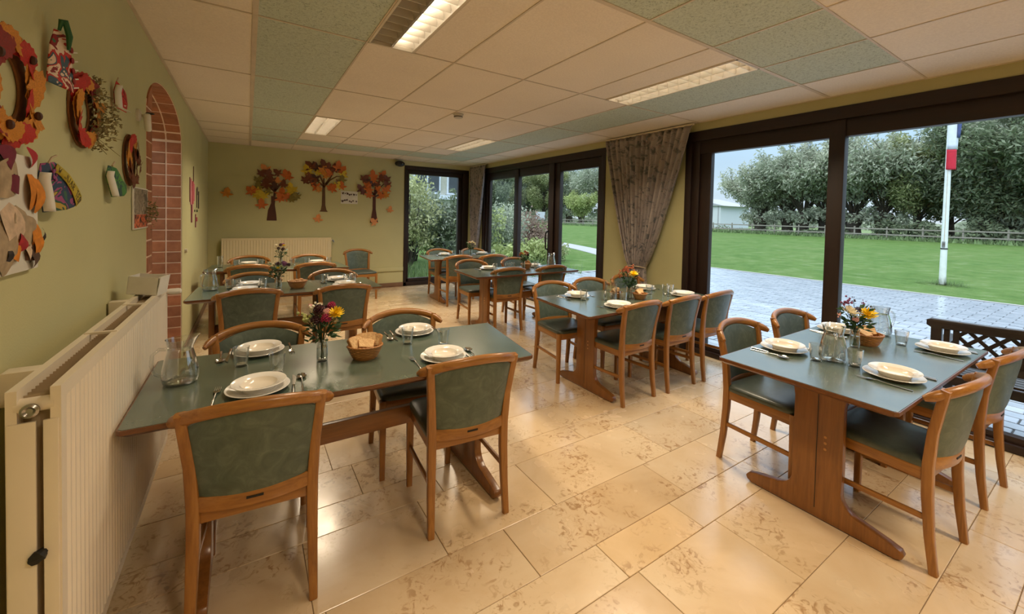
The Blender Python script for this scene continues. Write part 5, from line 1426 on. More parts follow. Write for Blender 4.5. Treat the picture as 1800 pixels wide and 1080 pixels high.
def band_pt(u, v):
    k_ = 0.06 + u * 0.9; f = k_ * (len(bp) - 1); i = min(len(bp) - 2, int(f)); f -= i
    A = [bp[i][q] + (bp[i + 1][q] - bp[i][q]) * f for q in range(4)]
    v2 = 0.2 + 0.6 * v
    y = A[2] + (A[0] - A[2]) * v2; z = A[3] + (A[1] - A[3]) * v2
    return (dp(y) + 0.0045, y, z)
stroke_text('W JUAR TEDY', ob, M_PEN, band_pt, 0.0009)
MB().rod([(0.03, -0.045, 0.072), (0.035, -0.038, 0.090), (0.04, -0.020, 0.098)], 0.003, 6).build('hanging_cord', M_CORD, t)
bell3 = m_paint('painted_green_card', [srgb(60, 110, 55), srgb(70, 125, 60), srgb(45, 75, 70), srgb(85, 140, 60), srgb(50, 90, 60)], 18, 1.0)
t, dp = curved_card('painted_bell', 'small green and white painted bell ornament below the hydrangea wreath', 'ornament', [(-0.035, -0.072), (0.035, -0.070), (0.080, -0.045), (0.078, -0.015), (0.030, 0.012), (-0.010, 0.060), (-0.050, 0.068), (-0.062, 0.02)], bell3, (0.0, 2.545, 1.590), 0.012, 0.055, 0.8)
MB().rod([(0.03, -0.045, 0.066), (0.035, -0.030, 0.086)], 0.004, 6).build('hanging_cord', M_CORD, t)
redp = m_paint('painted_red_card', [RED, DRED, srgb(200, 50, 50), RED, srgb(215, 190, 170)], 14, 1)
t, dp = curved_card('painted_bell', 'small red painted bell ornament between the wreath and the brick arch', 'ornament', [(-0.030, -0.062), (0.030, -0.072), (0.050, -0.025), (0.028, 0.018), (-0.005, 0.045), (-0.025, 0.062), (-0.035, 0.01)], redp, (0.0, 2.650, 2.000), 0.012, 0.045, 0.85)
MB().rod([(0.02, -0.022, 0.060), (0.024, -0.014, 0.080)], 0.003, 6).build('hanging_cord', M_CORD, t)

# leaf and feather collage
t = thing('leaf_collage', 'white board collage of feathers and autumn leaves at the picture edge', 'artwork', (0.0, 1.52, 1.45), 0)
MB().box(0.002, 0.018, -0.255, 0.250, -0.160, 0.160).build('board', M_WHITE, t, bevel=0.004)
rng = random.Random(12)
def feather(mat, y, z, ln, wd, ang, x):
    mb = MB(); d = (math.cos(ang), math.sin(ang)); e = (-d[1], d[0])
    nn = 7
    vs = []
    for i in range(nn):
        f = i / (nn - 1); w0 = wd * math.sin(PI * min(0.97, 0.12 + 0.85 * f)) ** 0.7
        for s in (-1, 1): vs.append((x + 0.012 * math.sin(PI * f) - 0.004 * abs(s), y + d[0] * ln * f + e[0] * w0 * s, z + d[1] * ln * f + e[1] * w0 * s))
    mb.add(vs, [(2 * i, 2 * i + 1, 2 * i + 3, 2 * i + 2) for i in range(nn - 1)])
    return mb.build('feather', mat, t, smooth=60, fix=False)
FTH = [plain('feather_' + n_, c_, 0.8, var=0.25, scale=30) for n_, c_ in (('grey', srgb(165, 145, 118)), ('plum', srgb(105, 25, 50)), ('red', srgb(165, 35, 45)), ('amber', srgb(205, 125, 35)), ('brown', srgb(85, 62, 50)), ('black', srgb(40, 32, 32)), ('pale', srgb(205, 180, 155)))]
lay = [(0, -0.02, 0.07, .16, .05, 0.3), (1, 0.10, 0.12, .09, .03, 2.6), (1, 0.13, 0.07, .10, .025, 3.0), (2, 0.20, 0.13, .06, .02, 2.0), (3, 0.185, 0.11, .10, .032, 4.75), (3, 0.225, 0.10, .10, .03, 4.6), (0, 0.14, 0.02, .12, .05, 4.4), (6, 0.05, 0.02, .15, .05, 5.2), (0, 0.02, -0.02, .14, .055, 4.9), (3, 0.20, -0.02, .09, .03, 4.7), (2, 0.13, -0.05, .06, .025, 4.2), (3, 0.20, -0.05, .08, .03, 4.9), (6, 0.16, -0.06, .09, .035, 5.3),
       (3, 0.06, -0.08, .08, .03, 5.8), (4, 0.16, -0.12, .07, .022, 0.3), (4, 0.19, -0.10, .06, .02, 5.0), (5, 0.04, -0.13, .05, .015, 1.5), (5, 0.225, -0.09, .06, .008, 0.9), (5, 0.20, -0.14, .05, .015, 2.0), (0, -0.15, 0.08, .15, .05, 5.9), (1, -0.12, 0.13, .09, .03, 0.5), (3, -0.16, 0.0, .10, .04, 4.7), (4, -0.1, -0.1, .09, .03, 0.4), (6, -0.2, -0.06, .12, .05, 5.6), (5, 0.06, 0.085, .04, .015, 0.2), (5, 0.235, 0.02, .03, .012, 1.4), (0, 0.13, -0.02, .10, .04, 5.6)]
for i, (m_, y_, z_, ln, wd, an) in enumerate(lay): feather(FTH[m_], y_, z_, ln, wd, an, 0.020 + 0.0012 * (i % 6))

t = thing('photo_card', 'dim photo card with orange petals hung at the brick arch edge', 'picture', (0.0, 3.21, 1.470), 0)
MB().box(0.002, 0.010, -0.19, 0.19, -0.12, 0.12).build('card', M_WHITE, t, bevel=0.002)
MB().box(0.0101, 0.0108, -0.178, 0.178, -0.035, 0.112).build('photo_print', m_paint('grey_photo_print', [srgb(95, 85, 75), srgb(150, 138, 120), srgb(125, 112, 96), srgb(165, 150, 130), srgb(90, 80, 68)], 12, 1.2), t, smooth=0)
MB().box(0.0101, 0.0108, -0.178, 0.178, -0.112, -0.036).build('petal_print', m_paint('orange_petal_print', [srgb(205, 90, 50), srgb(220, 120, 80), srgb(80, 40, 30), srgb(215, 100, 55), srgb(195, 70, 45)], 14, 1.2), t, smooth=0)
mb = MB(); rng = random.Random(3)
for i in range(160):
    c = Vector((0.01 + rng.uniform(0, 0.055), 0.13 + rng.gauss(0, 0.035), -0.02 + rng.gauss(0, 0.035))); d = Vector((rng.uniform(-1, 1), rng.uniform(-1, 1), rng.uniform(-1, 1))).normalized(); e = d.orthogonal().normalized(); s = rng.uniform(0.005, 0.010)
    mb.add([c - d * s, c - e * s * .6, c + d * s, c + e * s * .6], [(0, 1, 2, 3)])
o = mb.build('dried_hydrangea', bpy.data.materials['dried_hydrangea_grey'], t, smooth=0, fix=False); o['kind'] = 'stuff'

t = thing('wall_spotlight', 'small white tilted wall spotlight beside the brick arch', 'light', (0.0, 3.16, 1.985), 0)
MB().lathe([(0, 0), (0.035, 0), (0.035, 0.012), (0.02, 0.02), (0, 0.02)], 18).build('wall_rose', M_PLASTIC, t, (0, 0, 0.02), (0, PI / 2, 0))
MB().rod([(0.02, 0.0, 0.02), (0.045, 0.02, 0.015)], 0.008, 8).build('swivel_arm', M_PLASTIC, t)
MB().lathe([(0, 0), (0.014, 0.0), (0.017, 0.008), (0.016, 0.09), (0.013, 0.100), (0, 0.101)], 18).build('lamp_barrel', M_WHITE, t, (0.045, -0.01, 0.030), (math.radians(205), 0, 0))
MB().rod([(0.05 + 0.018 * math.cos(a), 0.05 + 0.018 * math.sin(a), 0.045) for a in [2 * PI * i / 14 for i in range(15)]], 0.003, 6, (0, 0, 1)).build('ring_hook', M_DARK, t)

# strips of pink paper at the far end of the left wall
t = thing('paper_strip_collage', 'pink and purple paper strip collage on the wall past the brick arch', 'artwork', (0.0, 6.2, 1.65), 0)
for i, (y_, z0, z1, wd, c_) in enumerate(((-0.50, -0.10, 0.17, 0.05, 'pinkd'), (-0.40, -0.13, 0.16, 0.10, 'pink'), (-0.25, -0.12, 0.14, 0.12, 'rose'), (-0.14, 0.13, 0.32, 0.03, 'brown'), (-0.08, -0.08, 0.12, 0.09, 'pink'), (-0.35, -0.33, -0.12, 0.06, 'plum'), (-0.27, -0.22, -0.12, 0.08, 'pink'), (0.22, -0.16, 0.08, 0.03, 'dark'), (0.42, -0.17, 0.05, 0.03, 'dark'), (0.30, 0.0, 0.10, 0.12, 'grey'), (0.08, -0.40, -0.24, 0.05, 'plum'), (0.2, -0.33, -0.28, 0.06, 'rose'), (0.0, -0.21, -0.185, 0.06, 'dark'), (0.25, -0.215, -0.185, 0.08, 'green'))):
    key = 'strip_' + c_
    if key not in MATS: MATS[key] = plain(key, {'pinkd': srgb(125, 70, 75), 'pink': srgb(205, 130, 140), 'rose': srgb(185, 80, 95), 'brown': srgb(95, 50, 45), 'plum': srgb(130, 65, 85), 'dark': srgb(65, 55, 60), 'grey': srgb(130, 115, 100), 'green': srgb(60, 75, 45)}[c_], 0.7)
    MB().box(0.002, 0.006 + 0.002 * (i % 3), y_ - wd / 2, y_ + wd / 2, z0, z1).build('paper_strip', MATS[key], t, smooth=0)
tag(MB().lathe([(0, 0), (0.022, 0), (0.022, 0.02), (0, 0.024)], 12).build('light_switch', M_PLASTIC, None, (0.0, 5.30, 1.045), (0, PI / 2, 0)), 'small round switch on the wall just past the brick arch', 'switch')

# ------------------------------------------------------------------ paper trees on the back wall (plane y = YB)
def leaf_on_back(parent, x, z, d, s, col, spin, tx=0.0, tz=0.0, name='leaf'):
    M = Matrix.Rotation(tz, 4, 'Z') @ Matrix.Rotation(tx, 4, 'X') @ Matrix.Rotation(PI / 2, 4, 'X') @ Matrix.Rotation(spin, 4, 'Z')
    o = bpy.data.objects.new(name, LEAFM[col]); C.objects.link(o)
    if parent: o.parent = parent
    o.matrix_local = Matrix.Translation((x, -d, z)) @ M @ Matrix.Scale(s, 4)
    return o
def paper_tree(x, zb, label, trunk, branches, leaves, mat, seed):
    t = thing('paper_tree', label, 'wall decoration', (x, YB - 0.001, zb), 0, 'paper autumn trees on the back wall')
    MB().prism(trunk, 'y', -0.006, -0.002).build('trunk', mat, t, smooth=0)
    mb = MB()
    for pth in branches: mb.tube([(a, -0.007, b) for a, b in pth], rrect(0.016, 0.002, 0.001), (1, 0, 0), [(1.1 - 0.75 * i / (len(pth) - 1), 1) for i in range(len(pth))])
    mb.build('branches', mat, t, smooth=0)
    rng = random.Random(seed)
    for (lx, lz, s, col) in leaves:
        leaf_on_back(t, lx, lz, 0.012 + rng.uniform(0, 0.012), s * 1.22, col, rng.uniform(-0.9, 0.9), rng.uniform(-0.2, 0.2), rng.uniform(-0.25, 0.25))
    return t
# tree 1: trunk foot (0.89, 1.30), crown 0.57..1.25, top 2.17
paper_tree(0.885, 1.305, 'paper tree with yellow lower leaves and a wide dark trunk, first from the arch wall',
  [(-0.075, 0), (0.075, 0), (0.068, 0.10), (0.045, 0.27), (0.05, 0.40), (0.07, 0.55), (0.03, 0.55), (0.02, 0.42), (-0.01, 0.42), (-0.01, 0.30), (-0.055, 0.18)],
  [[(0.04, 0.5), (0.06, 0.62), (0.0, 0.75), (-0.12, 0.82)], [(0.05, 0.52), (0.07, 0.7), (0.10, 0.85)], [(0.05, 0.52), (0.16, 0.68), (0.25, 0.75)], [(0.04, 0.5), (-0.12, 0.66), (-0.25, 0.68)], [(0.05, 0.38), (0.2, 0.40), (0.34, 0.42), (0.42, 0.5)]],
  [(-0.09, 0.86, .085, 'peach'), (-0.05, 0.78, .08, 'brown'), (-0.16, 0.79, .08, 'brown'), (-0.21, 0.68, .07, 'olive'), (0.09, 0.82, .07, 'brown'), (0.20, 0.80, .075, 'orange'), (0.24, 0.76, .085, 'orange'), (0.08, 0.68, .06, 'peach'), (-0.10, 0.60, .10, 'brown'), (-0.2, 0.56, .075, 'olive'), (-0.30, 0.48, .08, 'orange'), (-0.25, 0.50, .07, 'ochre'), (-0.17, 0.46, .085, 'yellow'), (-0.12, 0.41, .085, 'yellow'), (-0.22, 0.42, .085, 'yellow'), (-0.15, 0.26, .09, 'orange'), (-0.06, 0.48, .07, 'olive'), (0.14, 0.46, .09, 'orange'), (0.13, 0.38, .085, 'orange'), (0.22, 0.40, .085, 'orange'), (0.28, 0.57, .08, 'yellow'), (0.33, 0.53, .08, 'yellow'), (0.27, 0.49, .07, 'yellow'), (0.38, 0.42, .075, 'olive'), (0.30, 0.37, .07, 'olive'), (0.0, 0.68, .075, 'brown'), (0.17, 0.62, .075, 'brown'), (0.04, 0.58, .07, 'dark')], M_TRUNKP, 1)
# tree 2: foot (1.69, 1.48)
paper_tree(1.700, 1.478, 'paper tree with a slim tan trunk, middle of the three',
  [(-0.07, 0), (0.075, 0), (0.05, 0.03), (0.030, 0.12), (0.022, 0.48), (-0.022, 0.48), (-0.03, 0.12), (-0.045, 0.03)],
  [[(0.0, 0.44), (0.0, 0.65), (0.02, 0.85)], [(0.0, 0.45), (0.10, 0.58), (0.22, 0.66), (0.3, 0.66)], [(0.0, 0.46), (-0.10, 0.55), (-0.2, 0.6), (-0.3, 0.60)], [(0.03, 0.5), (0.14, 0.68), (0.20, 0.84)], [(0.0, 0.5), (-0.08, 0.68), (-0.16, 0.8)]],
  [(-0.21, 0.80, .10, 'brown'), (-0.13, 0.79, .09, 'dark'), (-0.28, 0.72, .09, 'yellow'), (-0.24, 0.69, .07, 'yellow'), (-0.25, 0.58, .095, 'brown'), (-0.31, 0.55, .08, 'brown'), (-0.14, 0.58, .09, 'dark'), (-0.19, 0.52, .08, 'brown'), (-0.12, 0.44, .085, 'orange'), (-0.08, 0.39, .06, 'ochre'), (0.01, 0.84, .095, 'brown'), (-0.03, 0.74, .085, 'ochre'), (0.08, 0.80, .08, 'brown'), (0.10, 0.70, .08, 'orange'), (0.24, 0.82, .10, 'orange'), (0.18, 0.78, .09, 'brown'), (0.30, 0.76, .09, 'orange'), (0.33, 0.68, .08, 'yellow'), (0.31, 0.59, .08, 'olive'), (0.27, 0.55, .08, 'brown'), (0.22, 0.49, .08, 'yellow'), (0.14, 0.42, .085, 'orange'), (0.10, 0.44, .07, 'orange'), (0.30, 0.47, .085, 'orange'), (0.04, 0.65, .07, 'ochre'), (-0.10, 0.70, .07, 'yellow')], M_TRUNKP2, 2)
# tree 3: foot (2.60, 1.28)
paper_tree(2.600, 1.285, 'paper tree with orange leaves and one leaf at its foot, nearest the window',
  [(-0.075, 0), (0.085, 0), (0.06, 0.10), (0.035, 0.26), (0.030, 0.56), (-0.025, 0.56), (-0.025, 0.26), (-0.05, 0.10)],
  [[(0.0, 0.54), (0.02, 0.70), (0.0, 0.88)], [(0.01, 0.55), (0.12, 0.70), (0.24, 0.82)], [(0.0, 0.55), (-0.10, 0.65), (-0.2, 0.68)], [(0.02, 0.6), (0.08, 0.78), (0.12, 0.9)], [(0.0, 0.5), (0.16, 0.58), (0.26, 0.64)]],
  [(-0.03, 0.91, .09, 'orange'), (-0.02, 0.83, .085, 'orange'), (0.15, 0.93, .085, 'orange'), (0.12, 0.85, .08, 'brown'), (0.24, 0.85, .085, 'brown'), (-0.20, 0.83, .09, 'brown'), (-0.16, 0.78, .07, 'dark'), (-0.25, 0.64, .085, 'brown'), (-0.20, 0.58, .07, 'brown'), (-0.14, 0.71, .085, 'orange'), (-0.11, 0.64, .085, 'orange'), (-0.10, 0.53, .085, 'orange'), (-0.03, 0.74, .07, 'dark'), (0.06, 0.75, .07, 'brown'), (0.26, 0.74, .085, 'brown'), (0.24, 0.66, .08, 'orange'), (0.19, 0.62, .085, 'orange'), (0.13, 0.52, .085, 'orange'), (0.23, 0.54, .075, 'ochre'), (0.06, 0.66, .06, 'orange'), (0.01, 0.01, .085, 'peach')], M_TRUNKP, 3)
for (lx, lz, s, col, lab) in ((0.245, 1.735, 0.10, 'ochre', 'loose ochre paper leaf alone near the room corner'), (1.605, 1.335, 0.095, 'peach', 'loose orange paper leaf below the middle paper tree'), (2.905, 1.535, 0.085, 'peach', 'loose orange paper leaf between the third tree and the window')):
    o = link('paper_leaf', leaf_mesh(M_LF[col], s), None, (lx, YB - 0.012, lz), (PI / 2, 0.2, 0))
    tag(o, lab, 'paper leaf', 'loose paper leaves on the back wall')
t = thing('sketch_sheet', 'sheet with dark leaf prints pinned between the second and third paper trees', 'picture', (2.145, YB, 1.755), 0)
MB().box(-0.150, 0.150, -0.004, -0.001, -0.118, 0.118).build('sheet', M_WHITE, t, smooth=0)
rng = random.Random(5)
for i in range(14):
    px = -0.12 + 0.24 * (i % 7) / 6 + rng.uniform(-0.01, 0.01); pz = 0.065 if i < 7 else -0.065
    o = leaf_on_back(t, px, pz + rng.uniform(-0.015, 0.015), 0.0052, rng.uniform(0.016, 0.03), 'dark', rng.uniform(0, 6), name='leaf_print'); o.data = LEAFM['dark']

# ------------------------------------------------------------------ outdoors
lawn = MB().box(4.95, 58.0, -40, 110, ZO - 0.25, ZO - 0.012).box(-14, 4.96, YB + 0.25, 110, ZO - 0.25, ZO - 0.012).build('lawn', M_LAWN, smooth=0); tag(lawn, 'mown green lawn between the patio and the fence', None, None, 'structure')
meadow = MB().box(58.0, 190, -60, 260, ZO - 0.25, ZO - 0.014).box(-60, 58, 110, 260, ZO - 0.25, ZO - 0.014).build('field', M_MEADOW, smooth=0); tag(meadow, 'rough field beyond the fence', None, None, 'structure')
PX1, PY1 = 13.75, 8.95
patio = MB().box(XR + 0.2, PX1, -6, PY1, ZO - 0.20, ZO - 0.008).build('patio', M_JOINT, smooth=0); tag(patio, 'blue-grey paved patio outside the glass doors', None, None, 'structure')
# pavers laid in stretcher bond, long side along the facade
PLX, PLY = 0.16, 0.32
pv = MB().box(-PLX / 2 + 0.009, PLX / 2 - 0.009, -PLY / 2 + 0.007, PLY / 2 - 0.007, -0.03, 0.0).mesh('paver', M_PAVER, smooth=0, bevel=0.004, seg=1)
field = MB(); npv = 0
ix = 0; cand = []
x = XR + 0.2 + PLX / 2
while x < PX1 - 0.20:
    yy = -5.9 + (PLY / 2 if ix % 2 else 0)
    while yy < PY1 - 0.2:
        cand.append((x, yy)); yy += PLY
    x += PLX; ix += 1
def seen(p):
    d = Vector((p[0], p[1], ZO)) - CAM
    lx = 0.84 * d.x - 0.542 * d.y; dz = 0.543 * d.x + 0.839 * d.y
    return dz > 0.5 and -900 < 719 * lx / dz < 940 and (p[1] < 2.5 + 0.6 * (p[0] - 4.7) if p[0] < 9 else True)
cand.sort(key=lambda p: (not seen(p), (p[0] - CAM.x) ** 2 + (p[1] - CAM.y) ** 2))
for i, (px, py) in enumerate(cand):
    dz = R.uniform(-0.003, 0.002)
    if i < 300: link('paver', pv, patio, (px, py, ZO + dz), (R.uniform(-0.006, 0.006), R.uniform(-0.006, 0.006), 0))
    else:
        a, b = PLX / 2 - 0.009, PLY / 2 - 0.007
        field.add([(px - a, py - b, ZO + dz), (px + a, py - b, ZO + dz), (px + a, py + b, ZO + dz), (px - a, py + b, ZO + dz), (px - a, py - b, ZO - 0.02), (px + a, py - b, ZO - 0.02), (px + a, py + b, ZO - 0.02), (px - a, py + b, ZO - 0.02)], [(0, 1, 2, 3), (0, 4, 5, 1), (1, 5, 6, 2), (2, 6, 7, 3), (3, 7, 4, 0)])
o = field.build('paver_field', M_PAVER, patio, smooth=0, fix=False); o['kind'] = 'stuff'
yy = -6.0
while yy < PY1:
    MB().box(PX1 - 0.12, PX1, yy, min(PY1, yy + 0.994), ZO - 0.1, ZO + 0.006).build('kerb_stone', M_KERB, patio, smooth=0); yy += 1.0
xx = XR + 0.3
while xx < PX1 - 0.2:
    MB().box(xx, min(PX1 - 0.13, xx + 0.994), PY1 - 0.12, PY1, ZO - 0.1, ZO + 0.006).build('kerb_stone', M_KERB, patio, smooth=0); xx += 1.0
# path curving over the lawn
mb = MB(); cl = [(19.2, 11.2, 0.65), (14.1, 13.1, 0.62), (14.0, 13.1, 0.62)]
cl = [(26.0, 6.5), (20.0, 9.4), (14.2, 13.0), (15.2, 17.0), (17.3, 22.3), (21.0, 30.0), (26, 40)]
cl = [(24.0, 4.5), (19.0, 8.0), (14.1, 13.0), (13.6, 16.0), (15.2, 20.0), (17.4, 22.8), (20.0, 27.0)]
def path_strip(c, w0, z):
    n_ = len(c); P = []
    for i in range(n_ - 1):
        for k_ in range(6):
            f = k_ / 6; p0, p1, p2, p3 = [Vector(c[max(0, min(n_ - 1, i + q))]) for q in (-1, 0, 1, 2)]
            P.append(0.5 * ((2 * p1) + (p2 - p0) * f + (2 * p0 - 5 * p1 + 4 * p2 - p3) * f * f + (3 * p1 - p0 - 3 * p2 + p3) * f ** 3))
    m = MB(); vs = []
    for i, p in enumerate(P):
        t_ = (P[min(i + 1, len(P) - 1)] - P[max(i - 1, 0)]).normalized(); nrm = Vector((-t_.y, t_.x)) * w0
        vs += [(p.x + nrm.x, p.y + nrm.y, z), (p.x - nrm.x, p.y - nrm.y, z), (p.x + nrm.x, p.y + nrm.y, z - 0.06), (p.x - nrm.x, p.y - nrm.y, z - 0.06)]
    fs = []
    for i in range(len(P) - 1):
        a = 4 * i; fs += [(a, a + 1, a + 5, a + 4), (a, a + 4, a + 6, a + 2), (a + 1, a + 3, a + 7, a + 5)]
    return m.add(vs, fs)
tag(path_strip([(11.8, 8.95), (12.9, 11.0), (14.0, 13.1), (15.6, 17.0), (17.4, 22.4), (19.5, 30.0)], 0.62, ZO + 0.004).build('garden_path', M_PATH, smooth=0, fix=False), 'pale concrete path crossing the lawn outside the sliding doors', 'path', None, 'structure')

# fence
def fence():
    t = thing('rail_fence', 'weathered two-rail wooden fence across the far end of the lawn', 'fence', (58.4, 0, ZO), 0)
    pm = MB().box(-0.07, 0.07, -0.07, 0.07, 0, 1.36).mesh('fence_post', M_FENCE, bevel=0.02, seg=1)
    rm = MB().box(-0.025, 0.025, -1.40, 1.40, -0.065, 0.065).mesh('fence_rail', M_FENCE, smooth=0)
    for k_ in range(-3, 29):
        y = 6.7 + 2.8 * k_
        link('fence_post', pm, t, (0, y, 0)); 
        for z in (0.52, 1.12): link('fence_rail', rm, t, (-0.09, y + 1.4, z))
fence()
# rough grass under the fence
mb = MB(); rng = random.Random(21)
for i in range(9000):
    y = rng.uniform(-4, 90); x = 58.3 + rng.gauss(0, 0.9); h = rng.uniform(0.12, 0.5); a = rng.uniform(0, 3.14); wv = rng.uniform(0.04, 0.12)
    dx, dy = math.cos(a) * wv, math.sin(a) * wv
    mb.add([(x - dx, y - dy, ZO - 0.02), (x + dx, y + dy, ZO - 0.02), (x + rng.uniform(-0.15, 0.15), y + rng.uniform(-0.15, 0.15), ZO + h)], [(0, 1, 2)])
tag(mb.build('rough_grass', M_TUFT, smooth=0, fix=False), 'rough tall grass along the foot of the fence', 'grass', None, 'stuff')

# trees
def foliage(rng, n_, fn, size, drop=0.3, lean=(0, 0), wd_=0.26):
    """leaf sprays: small pointed quads scattered through a volume"""
    mb = MB()
    for i in range(n_):
        c = Vector(fn(rng)); d = Vector((rng.gauss(0, 0.8) + lean[0], rng.gauss(0, 0.8) + lean[1], rng.gauss(0, 0.9) - drop)).normalized()
        e = d.cross(Vector((rng.gauss(0, 1), rng.gauss(0, 1), rng.gauss(0, 1)))).normalized(); s = size * rng.uniform(0.6, 1.4)
        mb.add([c, c + d * s * 0.5 + e * s * wd_, c + d * s, c + d * s * 0.5 - e * s * wd_], [(0, 1, 2, 3)])
    return mb
def crown_fn(clumps):
    tot = sum(c[3] ** 2 for c in clumps)
    def fn(rng):
        q = rng.uniform(0, tot)
        for c in clumps:
            q -= c[3] ** 2
            if q <= 0: break
        while True:
            v = Vector((rng.uniform(-1, 1), rng.uniform(-1, 1), rng.uniform(-1, 1)))
            if v.length <= 1: break
        v = v * (0.55 + 0.45 * v.length)
        return (c[0] + v.x * c[3], c[1] + v.y * c[3], c[2] + v.z * c[3] * c[4])
    return fn
def tree_proto(kind, seed, mat, hgt, wid, trunk_h, trunk_r, nleaf, lsize, sparse=0.0):
    rng = random.Random(seed)
    tr = MB()
    if kind == 'pollard':
        tr.rod([(0, 0, -0.1), (0.05, 0, trunk_h * 0.5), (0, 0.05, trunk_h), (0, 0, trunk_h + 0.3)], trunk_r, 10, (1, 0, 0), [1.15, 0.95, 1.35, 1.1])
    else:
        tr.rod([(0, 0, -0.1), (0, 0, trunk_h), (0.2, 0.1, hgt * 0.5), (0.1, 0.2, hgt * 0.85)], trunk_r, 8, (1, 0, 0), [1.2, 0.9, 0.6, 0.15])
    br = MB(); clumps = []
    nb = 30 if kind == 'pollard' else 16
    for i in range(nb):
        a = 2 * PI * i / nb + rng.uniform(-0.2, 0.2); f = rng.uniform(0.15, 1.0); el_ = 1.35 - 0.85 * f
        ln = (hgt - trunk_h) * rng.uniform(0.6, 0.95) if kind == 'pollard' else hgt * 0.45
        z0 = trunk_h if kind == 'pollard' else rng.uniform(trunk_h, hgt * 0.65)
        p0 = Vector((0, 0, z0)); hr = min(wid * 0.5, ln * math.cos(el_)) * (1 if kind == 'pollard' else 0.9)
        p1 = p0 + Vector((math.cos(a) * hr * 0.5, math.sin(a) * hr * 0.5, ln * 0.45)); p2 = p0 + Vector((math.cos(a) * hr, math.sin(a) * hr, ln * (0.95 - 0.35 * f)))
        br.rod([p0, p1, p2], 0.085 if kind == 'pollard' else 0.10, 5, (1, 0, 0), [1, 0.6, 0.2])
        r_ = rng.uniform(0.55, 1.1) * wid / 6.5
        for f_, k_ in ((1.0, 1.0), (0.78, 1.0), (0.55, 1.0 - sparse), (0.36, 0.9 - sparse)):
            q = p0.lerp(p1, f_ * 2) if f_ < 0.5 else p1.lerp(p2, f_ * 2 - 1)
            if k_ > 0.05: clumps.append((q.x * 1.12 + rng.uniform(-.4, .4), q.y * 1.12 + rng.uniform(-.4, .4), q.z + rng.uniform(-0.3, 0.5), r_ * k_, rng.uniform(0.9, 1.5)))
        if rng.random() < 0.8:   # whips blowing out of the top
            w_ = p2 + Vector((rng.uniform(-.3, 1.0), rng.uniform(-1, .3), rng.uniform(0.5, 1.5))); clumps.append((w_.x, w_.y, w_.z, r_ * 0.5, 1.6))
            br.rod([p2, w_], 0.03, 4)
    if kind == 'pollard':    # young shoots hang round the pollard head
        for i in range(14):
            a = 2 * PI * i / 14; q = rng.uniform(0.9, 2.2); clumps.append((q * math.cos(a), q * math.sin(a), trunk_h + rng.uniform(-0.3, 0.9), rng.uniform(0.5, 0.9) * (1 - 0.3 * sparse), 1.1))
    fo = foliage(rng, nleaf, crown_fn(clumps), lsize * 1.5, 0.2, (0.6, 0.2), 0.17)
    return (tr.mesh('trunk', M_BARK, smooth=60), br.mesh('branches', M_BARK, smooth=60, fix=False), fo.mesh('foliage', mat, smooth=0, fix=False))
PROT = {
 'willow_a': tree_proto('pollard', 1, M_WILLOW, 11.0, 8.5, 2.0, 0.75, 21000, 0.27, 0.1),
 'willow_b': tree_proto('pollard', 2, M_WILLOW2, 11.5, 7.5, 2.0, 0.60, 11500, 0.26, 0.6),
 'willow_c': tree_proto('pollard', 3, M_WILLOW, 11.5, 8.0, 2.1, 0.65, 17000, 0.27, 0.4),
 'oak': tree_proto('tree', 4, M_OAK, 12.5, 9.5, 2.0, 0.45, 30000, 0.27),
 'dark': tree_proto('tree', 5, M_DKLEAF, 13.0, 10.0, 1.5, 0.5, 32000, 0.28),
 'lime': tree_proto('pollard', 6, M_LIME, 8.0, 8.0, 2.4, 0.7, 15000, 0.27),
}
def tree(kind, x, y, sc_, rz, label, name='pollard_willow', group='trees beyond the fence'):
    t = thing(name, label, 'tree', (x, y, ZO), rz, group); t.scale = (sc_, sc_, sc_)
    a, b, c = PROT[kind]
    link('trunk', a, t); link('branches', b, t); f = link('foliage', c, t); f['kind'] = 'stuff'
    return t
def ty(px, x):   # lateral place behind the fence for a bearing measured in the photograph
    k_ = (px - 900) / 719.43
    return CAM.y + (x - CAM.x) * (0.839 - 0.542 * k_) / (0.543 + 0.84 * k_)
tree('willow_a', 63.5, ty(1336, 63.5), 1.03, 0.3, 'dense silvery willow standing first beside the white barn')
tree('willow_b', 64.0, ty(1384, 64.0), 1.1, 1.3, 'narrow grey-green willow second from the barn')
tree('willow_b', 63.0, ty(1411, 63.0), 1.21, 2.2, 'open willow with dark bare stems, third from the barn')
tree('willow_c', 64.0, ty(1450, 64.0), 1.16, 4.0, 'silvery willow half hidden by the window post')
tree('willow_c', 63.0, ty(1500, 63.0), 1.16, 0.8, 'silvery willow just past the window post')
tree('willow_b', 63.0, ty(1552, 63.0), 1.22, 3.1, 'willow with open dark stems between post and flagpole')
tree('oak', 64.5, ty(1612, 64.5), 0.93, 0.5, 'yellow-green broad tree left of the flag', 'broad_tree')
tree('dark', 66.0, ty(1668, 66.0), 0.95, 1.5, 'dark green broad tree behind the flagpole', 'broad_tree')
tree('dark', 63.0, ty(1730, 63.0), 1.0, 2.5, 'dark green broad tree right of the flagpole', 'broad_tree')
tree('willow_a', 64.5, ty(1772, 64.5), 1.18, 3.5, 'tall grey willow at the picture edge')
tree('dark', 61.5, ty(1830, 61.5), 1.05, 4.5, 'dark green broad tree at the very edge of the window', 'broad_tree')
tree('lime', 66.0, ty(1021, 66.0), 1.0, 0.4, 'small lime green pollard seen through the open sliding door')
tree('willow_b', 72.0, ty(1060, 72.0), 1.55, 1.4, 'tall sparse willow behind the lime pollard, curtain side')
tree('willow_b', 78.0, ty(1000, 78.0), 1.6, 2.9, 'tall sparse willow behind the lime pollard, door post side')
tree('oak', 70.0, ty(955, 70.0), 1.2, 0.9, 'tall green tree seen through the middle pane of the sliding doors', 'broad_tree')
